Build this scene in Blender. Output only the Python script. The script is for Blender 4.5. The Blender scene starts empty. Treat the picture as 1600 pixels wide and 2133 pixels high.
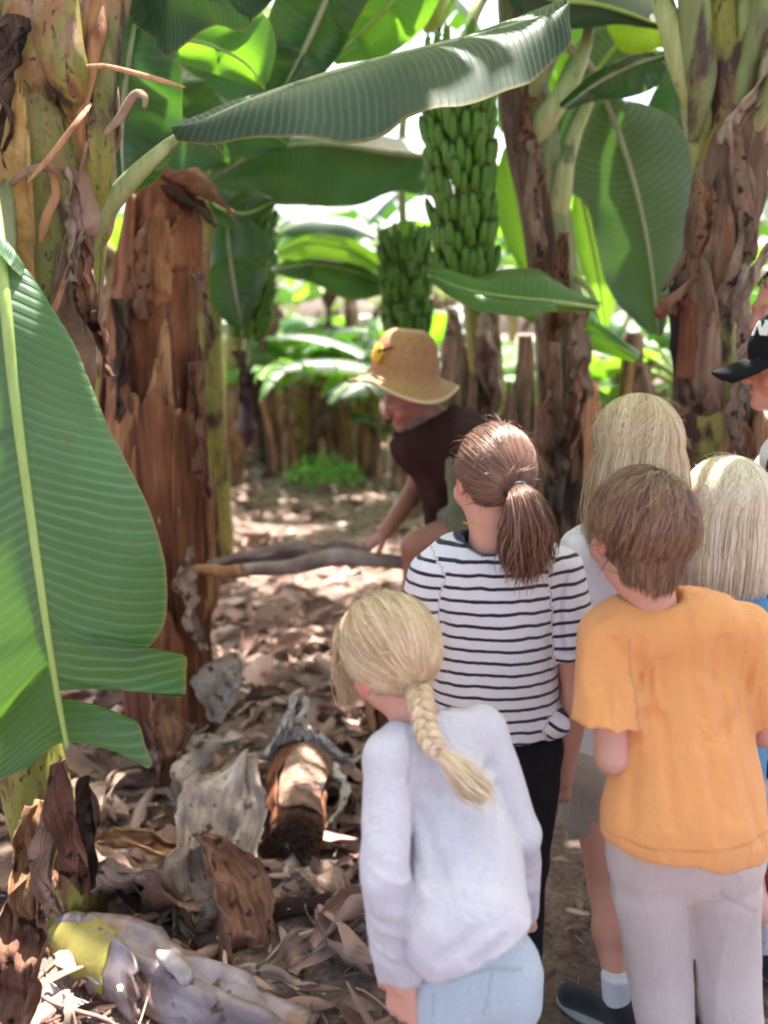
import bpy, math, random
import numpy as np
from mathutils import Vector, Matrix
import openvdb
SC = bpy.context.scene
COL = SC.collection
R = math.radians
rng = np.random.default_rng(7)
random.seed(7)
# ------------------------------------------------------------------ camera
CAMZ, PITCH, F = 1.6, R(13), 1674.0
FW = np.array([0, math.cos(PITCH), -math.sin(PITCH)]); UP = np.array([0, math.sin(PITCH), math.cos(PITCH)])
def P(px, py, Y):
    d = FW + np.array([1, 0, 0])*(px-800)/F + UP*(-(py-1066.5)/F)
    return np.array([0, 0, CAMZ]) + d*(Y/d[1])
cd = bpy.data.cameras.new('camera'); cam = bpy.data.objects.new('camera', cd); COL.objects.link(cam)
cam.location = (0, 0, CAMZ); cam.rotation_euler = (R(90)-PITCH, 0, 0)
cd.sensor_fit = 'VERTICAL'; cd.sensor_height = 24; cd.lens = 24*F/2133.0
cd.clip_start = 0.05; cd.clip_end = 400
cd.dof.use_dof = True; cd.dof.focus_distance = 1.75; cd.dof.aperture_fstop = (cd.lens/1000)/0.0175
SC.camera = cam
# ------------------------------------------------------------------ noise
_T = np.random.default_rng(3).random((32, 32, 32))
def vn(p):
    p = np.asarray(p, float); i = np.floor(p).astype(int); f = p-i; f = f*f*(3-2*f); i &= 31; j = (i+1) & 31
    x0, y0, z0 = i[..., 0], i[..., 1], i[..., 2]; x1, y1, z1 = j[..., 0], j[..., 1], j[..., 2]
    fx, fy, fz = f[..., 0], f[..., 1], f[..., 2]
    a = _T[x0, y0, z0]*(1-fx)+_T[x1, y0, z0]*fx; b = _T[x0, y1, z0]*(1-fx)+_T[x1, y1, z0]*fx
    c = _T[x0, y0, z1]*(1-fx)+_T[x1, y0, z1]*fx; d = _T[x0, y1, z1]*(1-fx)+_T[x1, y1, z1]*fx
    return ((a*(1-fy)+b*fy)*(1-fz)+(c*(1-fy)+d*fy)*fz)*2-1
def v3(*a):
    a = np.broadcast_arrays(*[np.asarray(q, float) for q in a]); return np.stack(a, -1)
def nrm(v):
    v = np.asarray(v, float); return v/np.maximum(np.linalg.norm(v, axis=-1, keepdims=True), 1e-9)
def spline(pts, n):
    pts = np.asarray(pts, float)
    if len(pts) == 2: return pts[0]+(pts[1]-pts[0])*np.linspace(0, 1, n)[:, None]
    s = np.concatenate([[0], np.cumsum(np.linalg.norm(np.diff(pts, axis=0), axis=1)+1e-9)]); s /= s[-1]
    t = np.linspace(0, 1, n); m = np.gradient(pts, s, axis=0)
    k = np.clip(np.searchsorted(s, t, 'right')-1, 0, len(s)-2); h = (s[k+1]-s[k])[:, None]; u = ((t-s[k])/(s[k+1]-s[k]))[:, None]
    return (2*u**3-3*u**2+1)*pts[k]+(u**3-2*u**2+u)*h*m[k]+(-2*u**3+3*u**2)*pts[k+1]+(u**3-u**2)*h*m[k+1]
# ------------------------------------------------------------------ objects
ORG = {}
def tag(o, label=None, cat=None, group=None, kind=None):
    if label: o['label'] = label
    if cat: o['category'] = cat
    if group: o['group'] = group
    if kind: o['kind'] = kind
    return o
def thing(name, label, cat, loc=(0, 0, 0), group=None):
    o = bpy.data.objects.new(name, None); COL.objects.link(o); o.location = loc; o.empty_display_size = .1
    ORG[o.name] = np.array(loc, float); return tag(o, label, cat, group)
def mesh(name, V, Fs, m, parent=None, uv=None, attrs=None, cols=None, smooth=True, quads=None):
    V = np.asarray(V, np.float32).reshape(-1, 3)
    if parent is not None: V = V-ORG[parent.name].astype(np.float32)
    me = bpy.data.meshes.new(name)
    if isinstance(Fs, np.ndarray) or (len(Fs) and all(isinstance(f, np.ndarray) for f in Fs)):
        L = [Fs] if isinstance(Fs, np.ndarray) else Fs
        L = [f for f in L if len(f)]
        idx = np.concatenate([f.ravel() for f in L]).astype(np.int32)
        tot = np.concatenate([np.full(len(f), f.shape[1]) for f in L]).astype(np.int32)
        st = np.concatenate([[0], np.cumsum(tot)[:-1]]).astype(np.int32)
        me.vertices.add(len(V)); me.vertices.foreach_set('co', V.ravel())
        me.loops.add(len(idx)); me.loops.foreach_set('vertex_index', idx)
        me.polygons.add(len(tot)); me.polygons.foreach_set('loop_start', st); me.polygons.foreach_set('loop_total', tot)
        me.update(calc_edges=True); me.validate()
    else:
        me.from_pydata(V.tolist(), [], Fs)
    if smooth: me.shade_smooth()
    if uv is not None:
        ul = me.uv_layers.new(name='UVMap'); li = np.empty(len(me.loops), np.int32); me.loops.foreach_get('vertex_index', li)
        ul.data.foreach_set('uv', np.asarray(uv, np.float32)[li].ravel())
    for k, a in (attrs or {}).items():
        me.attributes.new(k, 'FLOAT', 'POINT').data.foreach_set('value', np.asarray(a, np.float32).ravel())
    if cols is not None:
        c = np.ones((len(V), 4), np.float32); c[:, :3] = cols
        me.attributes.new('col', 'FLOAT_COLOR', 'POINT').data.foreach_set('color', c.ravel())
    me.materials.append(m)
    o = bpy.data.objects.new(name, me); COL.objects.link(o)
    if parent is not None: o.parent = parent; ORG[o.name] = ORG[parent.name]
    else: ORG[o.name] = np.zeros(3)
    return o
def gridf(n, m, off=0, wrap=False):
    i = np.arange(n-1)[:, None]; j = np.arange(m if wrap else m-1)[None]; j2 = (j+1) % m
    return np.stack([i*m+j, i*m+j2, (i+1)*m+j2, (i+1)*m+j], -1).reshape(-1, 4)+off
def children(o): return [c for c in bpy.data.objects if c.parent == o]
def copy_tree(o, parent=None):
    c = o.copy(); COL.objects.link(c); c.parent = parent
    for ch in o.children: copy_tree(ch, c)
    return c
# ------------------------------------------------------------------ materials
def mk(name):
    m = bpy.data.materials.new(name); m.use_nodes = True; t = m.node_tree
    return m, t, t.nodes['Principled BSDF'], t.nodes['Material Output']
def nd(t, typ, inp=None, **kw):
    n = t.nodes.new(typ)
    for k, v in kw.items(): setattr(n, k, v)
    for k, v in (inp or {}).items():
        if isinstance(v, bpy.types.NodeSocket): t.links.new(v, n.inputs[k])
        else: n.inputs[k].default_value = v
    return n
def ramp(t, fac, stops):
    n = nd(t, 'ShaderNodeValToRGB', {'Fac': fac}); e = n.color_ramp.elements
    while len(e) < len(stops): e.new(.5)
    for k, (p, c) in enumerate(stops): e[k].position = p; e[k].color = (*c, 1)
    return n.outputs['Color']
def coords(t, scale, kind='Object'):
    return nd(t, 'ShaderNodeMapping', {'Vector': nd(t, 'ShaderNodeTexCoord').outputs[kind], 'Scale': scale}).outputs[0]
def noise_(t, vec, scale, detail=4, rough=.55, dist=0):
    return nd(t, 'ShaderNodeTexNoise', {'Vector': vec, 'Scale': scale, 'Detail': detail, 'Roughness': rough, 'Distortion': dist}).outputs['Fac']
def mix(t, fac, a, b, mode='MIX'):
    n = nd(t, 'ShaderNodeMix', data_type='RGBA', blend_type=mode)
    for k, v in ((0, fac), (6, a), (7, b)):
        if isinstance(v, bpy.types.NodeSocket): t.links.new(v, n.inputs[k])
        else: n.inputs[k].default_value = v if k == 0 else (*v, 1)
    return n.outputs[2]
def math_(t, op, a, b=0.0, c=0.0):
    n = nd(t, 'ShaderNodeMath', operation=op)
    for k, v in enumerate((a, b, c)):
        if isinstance(v, bpy.types.NodeSocket): t.links.new(v, n.inputs[k])
        else: n.inputs[k].default_value = v
    return n.outputs[0]
def bump(t, bs, h, strength=.4, dist=.005):
    n = nd(t, 'ShaderNodeBump', {'Height': h, 'Strength': strength, 'Distance': dist}); t.links.new(n.outputs[0], bs.inputs['Normal']); return n
def leaf_mat(name, dark, light, trans, tw=.35, sp=.019, rough=.38, brown=.0, glare=.5):
    m, t, b, out = mk(name)
    uv = nd(t, 'ShaderNodeSeparateXYZ', {0: nd(t, 'ShaderNodeTexCoord').outputs['UV']})
    u, q = uv.outputs[0], math_(t, 'ABSOLUTE', uv.outputs[1])
    ob = coords(t, (1, 1, 1))
    n1 = noise_(t, ob, 3.5, 3); n2 = noise_(t, ob, 40, 3)
    ph = math_(t, 'ADD', math_(t, 'MULTIPLY', u, 6.283/sp), math_(t, 'MULTIPLY', noise_(t, ob, 9, 2), 5.0))
    ln = math_(t, 'MULTIPLY_ADD', math_(t, 'SINE', ph), .5, .5); ln = math_(t, 'POWER', ln, 3.0)
    fine = math_(t, 'MULTIPLY_ADD', math_(t, 'SINE', math_(t, 'MULTIPLY', ph, 5.0)), .5, .5)
    amp = math_(t, 'MULTIPLY_ADD', ramp(t, noise_(t, ob, 5, 3), [(.35, (0, 0, 0)), (.65, (1, 1, 1))]), .85, .15)
    c = mix(t, ramp(t, n1, [(.3, (0, 0, 0)), (.7, (1, 1, 1))]), dark, light)
    c = mix(t, math_(t, 'MULTIPLY', ln, math_(t, 'MULTIPLY', amp, .55)), c, tuple(min(1, x*2.0+.03) for x in light))
    c = mix(t, math_(t, 'MULTIPLY', fine, .12), c, tuple(x*1.6 for x in light))
    edge = ramp(t, math_(t, 'ADD', q, math_(t, 'MULTIPLY', n2, .03)), [(.955+.02, (0, 0, 0)), (1.0, (1, 1, 1))])
    c = mix(t, math_(t, 'MULTIPLY', edge, .7), c, (.22, .16, .05))
    if brown:
        c = mix(t, ramp(t, math_(t, 'ADD', math_(t, 'MULTIPLY', q, .5), math_(t, 'MULTIPLY', noise_(t, ob, 7, 3), .6)), [(.80-brown*.3, (0, 0, 0)), (.84-brown*.3, (1, 1, 1))]), c, (.13, .055, .015))
    c = mix(t, math_(t, 'MULTIPLY', ramp(t, noise_(t, ob, 42, 3), [(.66, (0, 0, 0)), (.70, (1, 1, 1))]), .55), c, (.10, .075, .02))
    t.links.new(c, b.inputs['Base Color']); b.inputs['Roughness'].default_value = rough; b.inputs['Specular IOR Level'].default_value = glare
    h = math_(t, 'ADD', math_(t, 'MULTIPLY', ln, .7), math_(t, 'MULTIPLY', fine, .2))
    bump(t, b, math_(t, 'ADD', h, math_(t, 'MULTIPLY', n1, .6)), .45, .004)
    tc = mix(t, math_(t, 'MULTIPLY', ln, .3), trans, tuple(x*.6 for x in trans))
    tr = nd(t, 'ShaderNodeBsdfTranslucent', {'Color': tc})
    ms = nd(t, 'ShaderNodeMixShader', {0: tw, 1: b.outputs[0], 2: tr.outputs[0]}); t.links.new(ms.outputs[0], out.inputs['Surface'])
    return m
M = {}
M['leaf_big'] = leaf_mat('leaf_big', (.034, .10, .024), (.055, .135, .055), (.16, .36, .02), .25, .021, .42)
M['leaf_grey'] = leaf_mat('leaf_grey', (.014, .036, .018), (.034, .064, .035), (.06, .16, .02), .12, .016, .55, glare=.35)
M['leaf_dark'] = leaf_mat('leaf_dark', (.013, .034, .016), (.026, .056, .027), (.08, .25, .02), .25, .03, .4)  # darker copy of the leaf green, shade put into the colour
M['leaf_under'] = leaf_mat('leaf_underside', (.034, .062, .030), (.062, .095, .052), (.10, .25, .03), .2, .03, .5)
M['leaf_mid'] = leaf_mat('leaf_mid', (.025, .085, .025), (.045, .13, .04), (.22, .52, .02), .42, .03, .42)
M['leaf_lit'] = leaf_mat('leaf_lit', (.045, .13, .02), (.075, .175, .03), (.30, .60, .035), .45, .03, .4)  # brighter copy, sunlight put into its colour and translucency
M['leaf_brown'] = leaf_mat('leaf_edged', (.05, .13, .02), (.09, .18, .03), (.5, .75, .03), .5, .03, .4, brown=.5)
def fibre_mat(name, stops, sc=(22, 22, 1.6), big=2.2, rough=.75, patch=None, bs=.7, spec=.3, trans=0):
    m, t, b, out = mk(name); ob = coords(t, sc)
    f = noise_(t, ob, 1.0, 6, .62, .6); g = noise_(t, coords(t, (1, 1, .6)), big*2, 4)
    x = math_(t, 'ADD', math_(t, 'MULTIPLY', f, .6), math_(t, 'MULTIPLY', g, .4))
    c = ramp(t, x, stops)
    if patch:
        for (s, lo, hi, pc) in patch:
            c = mix(t, ramp(t, noise_(t, coords(t, s), 1.0, 5, .6, .4), [(lo, (0, 0, 0)), (hi, (1, 1, 1))]), c, pc)
    t.links.new(c, b.inputs['Base Color']); b.inputs['Roughness'].default_value = rough; b.inputs['Specular IOR Level'].default_value = spec
    bump(t, b, math_(t, 'ADD', f, math_(t, 'MULTIPLY', noise_(t, coords(t, (60, 60, 8)), 1, 4), .4)), bs, .008)
    if trans:
        tr = nd(t, 'ShaderNodeBsdfTranslucent', {'Color': c}); ms = nd(t, 'ShaderNodeMixShader', {0: trans, 1: b.outputs[0], 2: tr.outputs[0]}); t.links.new(ms.outputs[0], out.inputs['Surface'])
    return m
M['stem'] = fibre_mat('pseudostem_green', [(.28, (.05, .045, .012)), (.42, (.15, .155, .03)), (.55, (.25, .24, .05)), (.7, (.33, .24, .07))], (14, 14, 2), 3, .5,
    [((6, 6, 2.6), .53, .62, (.24, .115, .05)), ((9, 9, 3.2), .53, .60, (.04, .018, .014)), ((16, 16, 5), .57, .64, (.16, .07, .035)), ((5, 5, 2.5), .60, .70, (.34, .22, .16)), ((70, 70, 34), .58, .66, (.035, .022, .014))], .5, .4)
M['stem_pale'] = fibre_mat('pseudostem_pale', [(.3, (.08, .09, .04)), (.5, (.17, .2, .08)), (.7, (.3, .31, .17))], (10, 10, 1.5), 3, .45,
    [((10, 10, 2.2), .56, .66, (.06, .03, .025))], .4, .4)
M['brown'] = fibre_mat('brown_sheath', [(.32, (.035, .012, .008)), (.45, (.12, .042, .022)), (.56, (.23, .088, .042)), (.7, (.36, .18, .095))], (26, 26, 1.4), 2.5, .8,
    [((7, 7, 2.0), .63, .72, (.05, .024, .018)), ((30, 30, 12), .68, .72, (.42, .28, .18))], .9)
M['brown2'] = fibre_mat('grey_brown_sheath', [(.32, (.045, .026, .02)), (.45, (.14, .08, .055)), (.56, (.26, .16, .11)), (.7, (.46, .33, .25))], (26, 26, 1.4), 2.5, .8, [((7, 7, 2.0), .54, .64, (.025, .014, .014)), ((12, 12, 5), .62, .70, (.24, .10, .05))], .9)
M['tan'] = fibre_mat('cut_sheath', [(.32, (.12, .045, .022)), (.45, (.28, .13, .06)), (.6, (.45, .25, .13)), (.75, (.6, .42, .27))], (26, 26, 1.6), 3, .75,
    [((8, 8, 2.5), .60, .70, (.07, .03, .02))], .8)
M['dry'] = fibre_mat('dry_leaf', [(.3, (.07, .035, .022)), (.45, (.2, .12, .08)), (.58, (.33, .225, .165)), (.72, (.5, .39, .31))], (9, 9, 9), 2.5, .75, None, .8, .3, .12)
M['greydry'] = fibre_mat('grey_dry_leaf', [(.3, (.17, .13, .105)), (.5, (.33, .275, .235)), (.7, (.52, .46, .42))], (20, 20, 5), 2, .7, None, .7, .3, .12)
M['darkdry'] = fibre_mat('dark_dry_leaf', [(.3, (.03, .018, .015)), (.5, (.115, .068, .05)), (.7, (.28, .19, .15))], (40, 40, 4), 3, .8, None, 1.0)
M['petiole'] = fibre_mat('petiole', [(.3, (.16, .2, .06)), (.5, (.3, .34, .14)), (.7, (.45, .46, .28))], (30, 30, 3), 2, .4,
    [((12, 12, 6), .57, .65, (.09, .14, .05))], .3, .5)
M['rib'] = fibre_mat('midrib', [(.3, (.19, .29, .06)), (.5, (.28, .4, .1)), (.7, (.36, .47, .16))], (40, 40, 2), 2, .4, None, .2, .5)
M['ribgrey'] = fibre_mat('midrib_grey', [(.3, (.15, .17, .1)), (.5, (.24, .26, .16)), (.7, (.34, .36, .24))], (40, 40, 2), 2, .4, None, .2, .5)
M['white_rot'] = fibre_mat('pale_torn_sheath', [(.3, (.2, .15, .12)), (.5, (.45, .4, .37)), (.7, (.75, .72, .7))], (14, 14, 14), 3, .5, None, .6, .5)
M['stalk'] = fibre_mat('grey_stalk', [(.3, (.1, .06, .055)), (.5, (.21, .14, .13)), (.7, (.34, .27, .26))], (14, 14, 14), 3, .5, None, .6, .5)
def banana_mat():
    m, t, b, out = mk('banana_skin'); ob = coords(t, (1, 1, 1))
    q = nd(t, 'ShaderNodeAttribute', attribute_name='q').outputs['Fac']
    c = mix(t, noise_(t, ob, 14, 3), (.03, .095, .010), (.10, .25, .03))
    c = mix(t, ramp(t, q, [(.86, (0, 0, 0)), (.97, (1, 1, 1))]), c, (.035, .03, .012))
    t.links.new(c, b.inputs['Base Color']); b.inputs['Roughness'].default_value = .38; b.inputs['Specular IOR Level'].default_value = .3; bump(t, b, noise_(t, ob, 60, 3), .15, .002); return m
M['banana'] = banana_mat()
def litter_mat():
    m, t, b, out = mk('litter'); ob = coords(t, (1, 1, 1))
    r = nd(t, 'ShaderNodeAttribute', attribute_name='rnd').outputs['Fac']
    uv = nd(t, 'ShaderNodeTexCoord').outputs['UV']; f = noise_(t, nd(t, 'ShaderNodeMapping', {'Vector': uv, 'Scale': (3, 40, 1)}).outputs[0], 1, 4)
    x = math_(t, 'ADD', r, math_(t, 'MULTIPLY_ADD', f, .5, -.25)); x = math_(t, 'ADD', x, math_(t, 'MULTIPLY_ADD', noise_(t, ob, 18, 3), .3, -.15))
    c = ramp(t, x, [(.0, (.055, .027, .02)), (.25, (.18, .097, .072)), (.5, (.33, .205, .162)), (.75, (.50, .355, .295)), (1, (.68, .55, .48))])
    t.links.new(c, b.inputs['Base Color']); b.inputs['Roughness'].default_value = .7; b.inputs['Specular IOR Level'].default_value = .35
    bump(t, b, f, .8, .004)
    tr = nd(t, 'ShaderNodeBsdfTranslucent', {'Color': c}); ms = nd(t, 'ShaderNodeMixShader', {0: .12, 1: b.outputs[0], 2: tr.outputs[0]}); t.links.new(ms.outputs[0], out.inputs['Surface'])
    return m
M['litter'] = litter_mat()
def uvleaf_mat(name, stops, fr_=22):
    m, t, b, out = mk(name); ob = coords(t, (1, 1, 1)); uv = nd(t, 'ShaderNodeTexCoord').outputs['UV']
    f = noise_(t, nd(t, 'ShaderNodeMapping', {'Vector': uv, 'Scale': (.8, fr_, 1)}).outputs[0], 1, 5, .65); g = noise_(t, ob, 11, 5, .6)
    x = math_(t, 'ADD', math_(t, 'MULTIPLY', f, .5), math_(t, 'MULTIPLY', g, .5)); c = ramp(t, x, stops)
    c = mix(t, ramp(t, noise_(t, ob, 23, 4), [(.58, (0, 0, 0)), (.66, (1, 1, 1))]), c, tuple(q*.45 for q in stops[0][1]))
    t.links.new(c, b.inputs['Base Color']); b.inputs['Roughness'].default_value = .68; b.inputs['Specular IOR Level'].default_value = .35
    bump(t, b, math_(t, 'ADD', f, math_(t, 'MULTIPLY', noise_(t, ob, 60, 4), .5)), 1.0, .010)
    tr = nd(t, 'ShaderNodeBsdfTranslucent', {'Color': c}); ms = nd(t, 'ShaderNodeMixShader', {0: .14, 1: b.outputs[0], 2: tr.outputs[0]}); t.links.new(ms.outputs[0], out.inputs['Surface']); return m
UVM = {'greydry': uvleaf_mat('grey_ribbed_dry_leaf', [(.3, (.18, .125, .10)), (.45, (.38, .29, .245)), (.56, (.53, .43, .375)), (.70, (.74, .65, .59))]),
 'brown': uvleaf_mat('brown_ribbed_dry_leaf', [(.3, (.05, .02, .013)), (.45, (.16, .07, .045)), (.58, (.29, .145, .09)), (.72, (.42, .25, .17))]),
 'dry': uvleaf_mat('tan_ribbed_dry_leaf', [(.3, (.11, .065, .048)), (.45, (.29, .19, .145)), (.58, (.45, .32, .255)), (.72, (.62, .49, .41))]),
 'tan': uvleaf_mat('golden_ribbed_dry_leaf', [(.3, (.10, .045, .022)), (.45, (.25, .125, .06)), (.58, (.42, .25, .13)), (.72, (.58, .42, .27))]),
 'darkdry': uvleaf_mat('dark_ribbed_dry_leaf', [(.3, (.015, .01, .008)), (.5, (.07, .04, .03)), (.7, (.17, .11, .085))]),
 'white_rot': uvleaf_mat('bleached_ribbed_dry_leaf', [(.3, (.34, .27, .235)), (.5, (.60, .54, .50)), (.7, (.84, .80, .77))])}
def ground_mat():
    m, t, b, out = mk('soil'); ob = coords(t, (1, 1, 1))
    n = noise_(t, ob, 5, 8, .7); n2 = noise_(t, ob, 60, 6, .7)
    c = ramp(t, math_(t, 'ADD', math_(t, 'MULTIPLY', n, .5), math_(t, 'MULTIPLY', n2, .5)), [(.3, (.07, .045, .035)), (.48, (.22, .15, .118)), (.6, (.36, .26, .215)), (.75, (.52, .41, .36))])
    t.links.new(c, b.inputs['Base Color']); b.inputs['Roughness'].default_value = .9; bump(t, b, math_(t, 'ADD', n, n2), 1.0, .03); return m
M['soil'] = ground_mat()
def cloth_mat(name, c, var=.12, rough=.85, fine=900, sheen=.2, marl=0):
    m, t, b, out = mk(name); ob = coords(t, (1, 1, 1))
    f = noise_(t, ob, fine, 2); g = noise_(t, ob, 9, 3)
    cc = mix(t, g, tuple(x*(1-var) for x in c), tuple(min(1, x*(1+var*.4)) for x in c))
    if marl: cc = mix(t, ramp(t, noise_(t, coords(t, (150, 150, 420)), 1, 3), [(.42, (0, 0, 0)), (.62, (1, 1, 1))]), cc, tuple(x*(1-marl) for x in c))
    a = nd(t, 'ShaderNodeAttribute', attribute_name='seam').outputs['Fac']
    cc = mix(t, a, cc, tuple(x*.5 for x in c))
    t.links.new(cc, b.inputs['Base Color']); b.inputs['Roughness'].default_value = rough; b.inputs['Sheen Weight'].default_value = sheen; b.inputs['Specular IOR Level'].default_value = .2
    h = math_(t, 'ADD', f, math_(t, 'MULTIPLY', noise_(t, coords(t, (14, 14, 5)), 1, 4, .5, .8), 3.0))
    wr = noise_(t, coords(t, (16, 16, 7)), 1, 3, .5, 1.2); h = math_(t, 'ADD', h, math_(t, 'MULTIPLY', math_(t, 'ABSOLUTE', math_(t, 'SUBTRACT', wr, .5)), -7.0)); bump(t, b, h, .5, .010); return m, t, b, cc
M['orange'] = cloth_mat('orange_cotton', (.86, .385, .13), .10)[0]
M['beige'] = cloth_mat('beige_fleece', (.68, .575, .53), .08)[0]
M['lilac'] = cloth_mat('pale_grey_marl', (.61, .60, .65), .06, marl=.10)[0]
M['jeans'] = cloth_mat('pale_denim', (.52, .62, .69), .2, marl=.12)[0]
M['black'] = cloth_mat('black_cotton', (.009, .009, .013), .2, sheen=0)[0]
M['white'] = cloth_mat('white_cotton', (.86, .82, .85), .05)[0]
M['khaki'] = cloth_mat('khaki_cotton', (.44, .37, .30), .15)[0]
M['olive'] = cloth_mat('olive_checked', (.20, .20, .12), .5)[0]
M['blue'] = cloth_mat('blue_cotton', (.10, .33, .58), .15)[0]
M['maroon'] = cloth_mat('maroon_cotton', (.050, .018, .016), .3, sheen=0)[0]
M['greycloth'] = cloth_mat('grey_cloth', (.18, .17, .2), .2)[0]
M['sock'] = cloth_mat('white_sock', (.7, .7, .72), .05)[0]
M['pink'] = cloth_mat('pink_fabric', (.6, .05, .12), .2)[0]
M['shoe'] = cloth_mat('dark_shoe', (.02, .022, .026), .3, .6)[0]
M['sole'] = cloth_mat('pale_sole', (.42, .42, .4), .1, .6)[0]
M['red'] = cloth_mat('red_shoe', (.5, .03, .07), .2, .5)[0]
def stripe_mat():
    m, t, b, cc = cloth_mat('striped_cotton', (.78, .77, .80), .04)
    s = nd(t, 'ShaderNodeAttribute', attribute_name='su').outputs['Fac']
    wob = math_(t, 'ADD', math_(t, 'MULTIPLY', noise_(t, coords(t, (1, 1, .4)), 9, 2), .016), math_(t, 'MULTIPLY', noise_(t, coords(t, (1, 1, .6)), 26, 2), .006))
    x = math_(t, 'FRACT', math_(t, 'DIVIDE', math_(t, 'ADD', s, wob), .0262))
    k = ramp(t, x, [(.0, (1, 1, 1)), (.24, (1, 1, 1)), (.30, (0, 0, 0)), (.96, (0, 0, 0))])
    col = nd(t, 'ShaderNodeAttribute', attribute_name='collar').outputs['Fac']
    c2 = mix(t, math_(t, 'MAXIMUM', k, col), cc, (.018, .02, .035)); t.links.new(c2, b.inputs['Base Color']); return m
M['stripe'] = stripe_mat()
def hair_mat(name, a, bcol, c3, rough=.38):
    m, t, b, out = mk(name)
    r = nd(t, 'ShaderNodeAttribute', attribute_name='rnd').outputs['Fac']
    s = nd(t, 'ShaderNodeAttribute', attribute_name='s').outputs['Fac']
    c = ramp(t, math_(t, 'ADD', r, math_(t, 'MULTIPLY', s, .25)), [(.0, a), (.5, bcol), (1, c3)])
    t.links.new(c, b.inputs['Base Color']); b.inputs['Roughness'].default_value = rough; b.inputs['Specular IOR Level'].default_value = .45
    return m
M['h_brown'] = hair_mat('brown_hair', (.045, .018, .012), (.135, .060, .038), (.30, .17, .115))
M['h_boy'] = hair_mat('chestnut_hair', (.055, .025, .013), (.15, .078, .043), (.32, .19, .115))
M['h_blond'] = hair_mat('blonde_hair', (.23, .15, .075), (.50, .37, .215), (.75, .63, .43))
M['h_blond2'] = hair_mat('straw_hair', (.26, .16, .08), (.50, .36, .21), (.74, .61, .42))
M['h_plat'] = hair_mat('platinum_hair', (.42, .31, .19), (.68, .56, .41), (.86, .78, .65))
M['h_grey'] = hair_mat('grey_beard', (.10, .075, .065), (.23, .19, .17), (.42, .37, .34))
def skin_mat():
    m, t, b, out = mk('skin')
    c = nd(t, 'ShaderNodeAttribute', attribute_name='col').outputs['Color']; ob = coords(t, (1, 1, 1))
    c = mix(t, math_(t, 'MULTIPLY', noise_(t, ob, 30, 4), .25), c, (.45, .14, .09))
    t.links.new(c, b.inputs['Base Color']); b.inputs['Roughness'].default_value = .5; b.inputs['Subsurface Weight'].default_value = .12
    b.inputs['Subsurface Radius'].default_value = (.012, .005, .003); b.inputs['Subsurface Scale'].default_value = 1.0
    bump(t, b, noise_(t, ob, 300, 3), .15, .001); return m
M['skin'] = skin_mat()
def straw_mat():
    m, t, b, out = mk('straw'); ob = coords(t, (1, 1, 1))
    w = nd(t, 'ShaderNodeTexWave', {'Vector': ob, 'Scale': 42, 'Distortion': 1.2, 'Detail': 1}, bands_direction='Z').outputs['Fac']
    n = noise_(t, ob, 130, 3)
    c = ramp(t, math_(t, 'ADD', math_(t, 'MULTIPLY', w, .4), math_(t, 'MULTIPLY', n, .6)), [(.3, (.22, .095, .035)), (.5, (.43, .20, .085)), (.7, (.60, .34, .165))])
    q = nd(t, 'ShaderNodeAttribute', attribute_name='q').outputs['Fac']
    c = mix(t, ramp(t, q, [(.96, (0, 0, 0)), (.97, (1, 1, 1))]), c, (.62, .45, .27))
    t.links.new(c, b.inputs['Base Color']); b.inputs['Roughness'].default_value = .7; bump(t, b, w, .6, .003); return m
M['straw'] = straw_mat()
def plain(name, c, rough=.6):
    m, t, b, out = mk(name); cc = mix(t, noise_(t, coords(t, (1, 1, 1)), 60, 3), tuple(x*.75 for x in c), c); t.links.new(cc, b.inputs['Base Color']); b.inputs['Roughness'].default_value = rough; return m
M['yellow'] = plain('yellow_flower', (.75, .48, .02)); M['white_thread'] = plain('white_thread', (.8, .8, .82)); M['weed'] = plain('weed_leaf', (.20, .46, .06), .5)
M['bud'] = plain('flower_bud', (.045, .015, .02), .5); M['elastic'] = plain('hair_elastic', (.03, .02, .02)); M['pinkel'] = plain('pale_pink_elastic', (.7, .45, .5)); M['lanyard'] = plain('lanyard', (.45, .3, .02))
# ------------------------------------------------------------------ tubes
def tube_arr(path, rad, k=10, flat=1.0, ref=(0, 0, 1), close=True):
    path = np.asarray(path, float); n = len(path); T = nrm(np.gradient(path, axis=0)); ref = nrm(np.broadcast_to(np.asarray(ref, float), path.shape))
    B = nrm(np.cross(T, ref)); N = np.cross(B, T); a = np.arange(k)*2*np.pi/k
    r = np.broadcast_to(np.asarray(rad, float), (n,))
    V = path[:, None]+r[:, None, None]*(np.cos(a)[None, :, None]*B[:, None]+np.sin(a)[None, :, None]*N[:, None]*flat)
    V = V.reshape(-1, 3); Fq = gridf(n, k, 0, True); L = [Fq]
    if close:
        V = np.concatenate([V, path[:1], path[-1:]]); j = np.arange(k); j2 = (j+1) % k
        L.append(np.stack([j2, j, np.full(k, n*k)], -1)); L.append(np.stack([j+(n-1)*k, j2+(n-1)*k, np.full(k, n*k+1)], -1))
    return V, L
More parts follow.
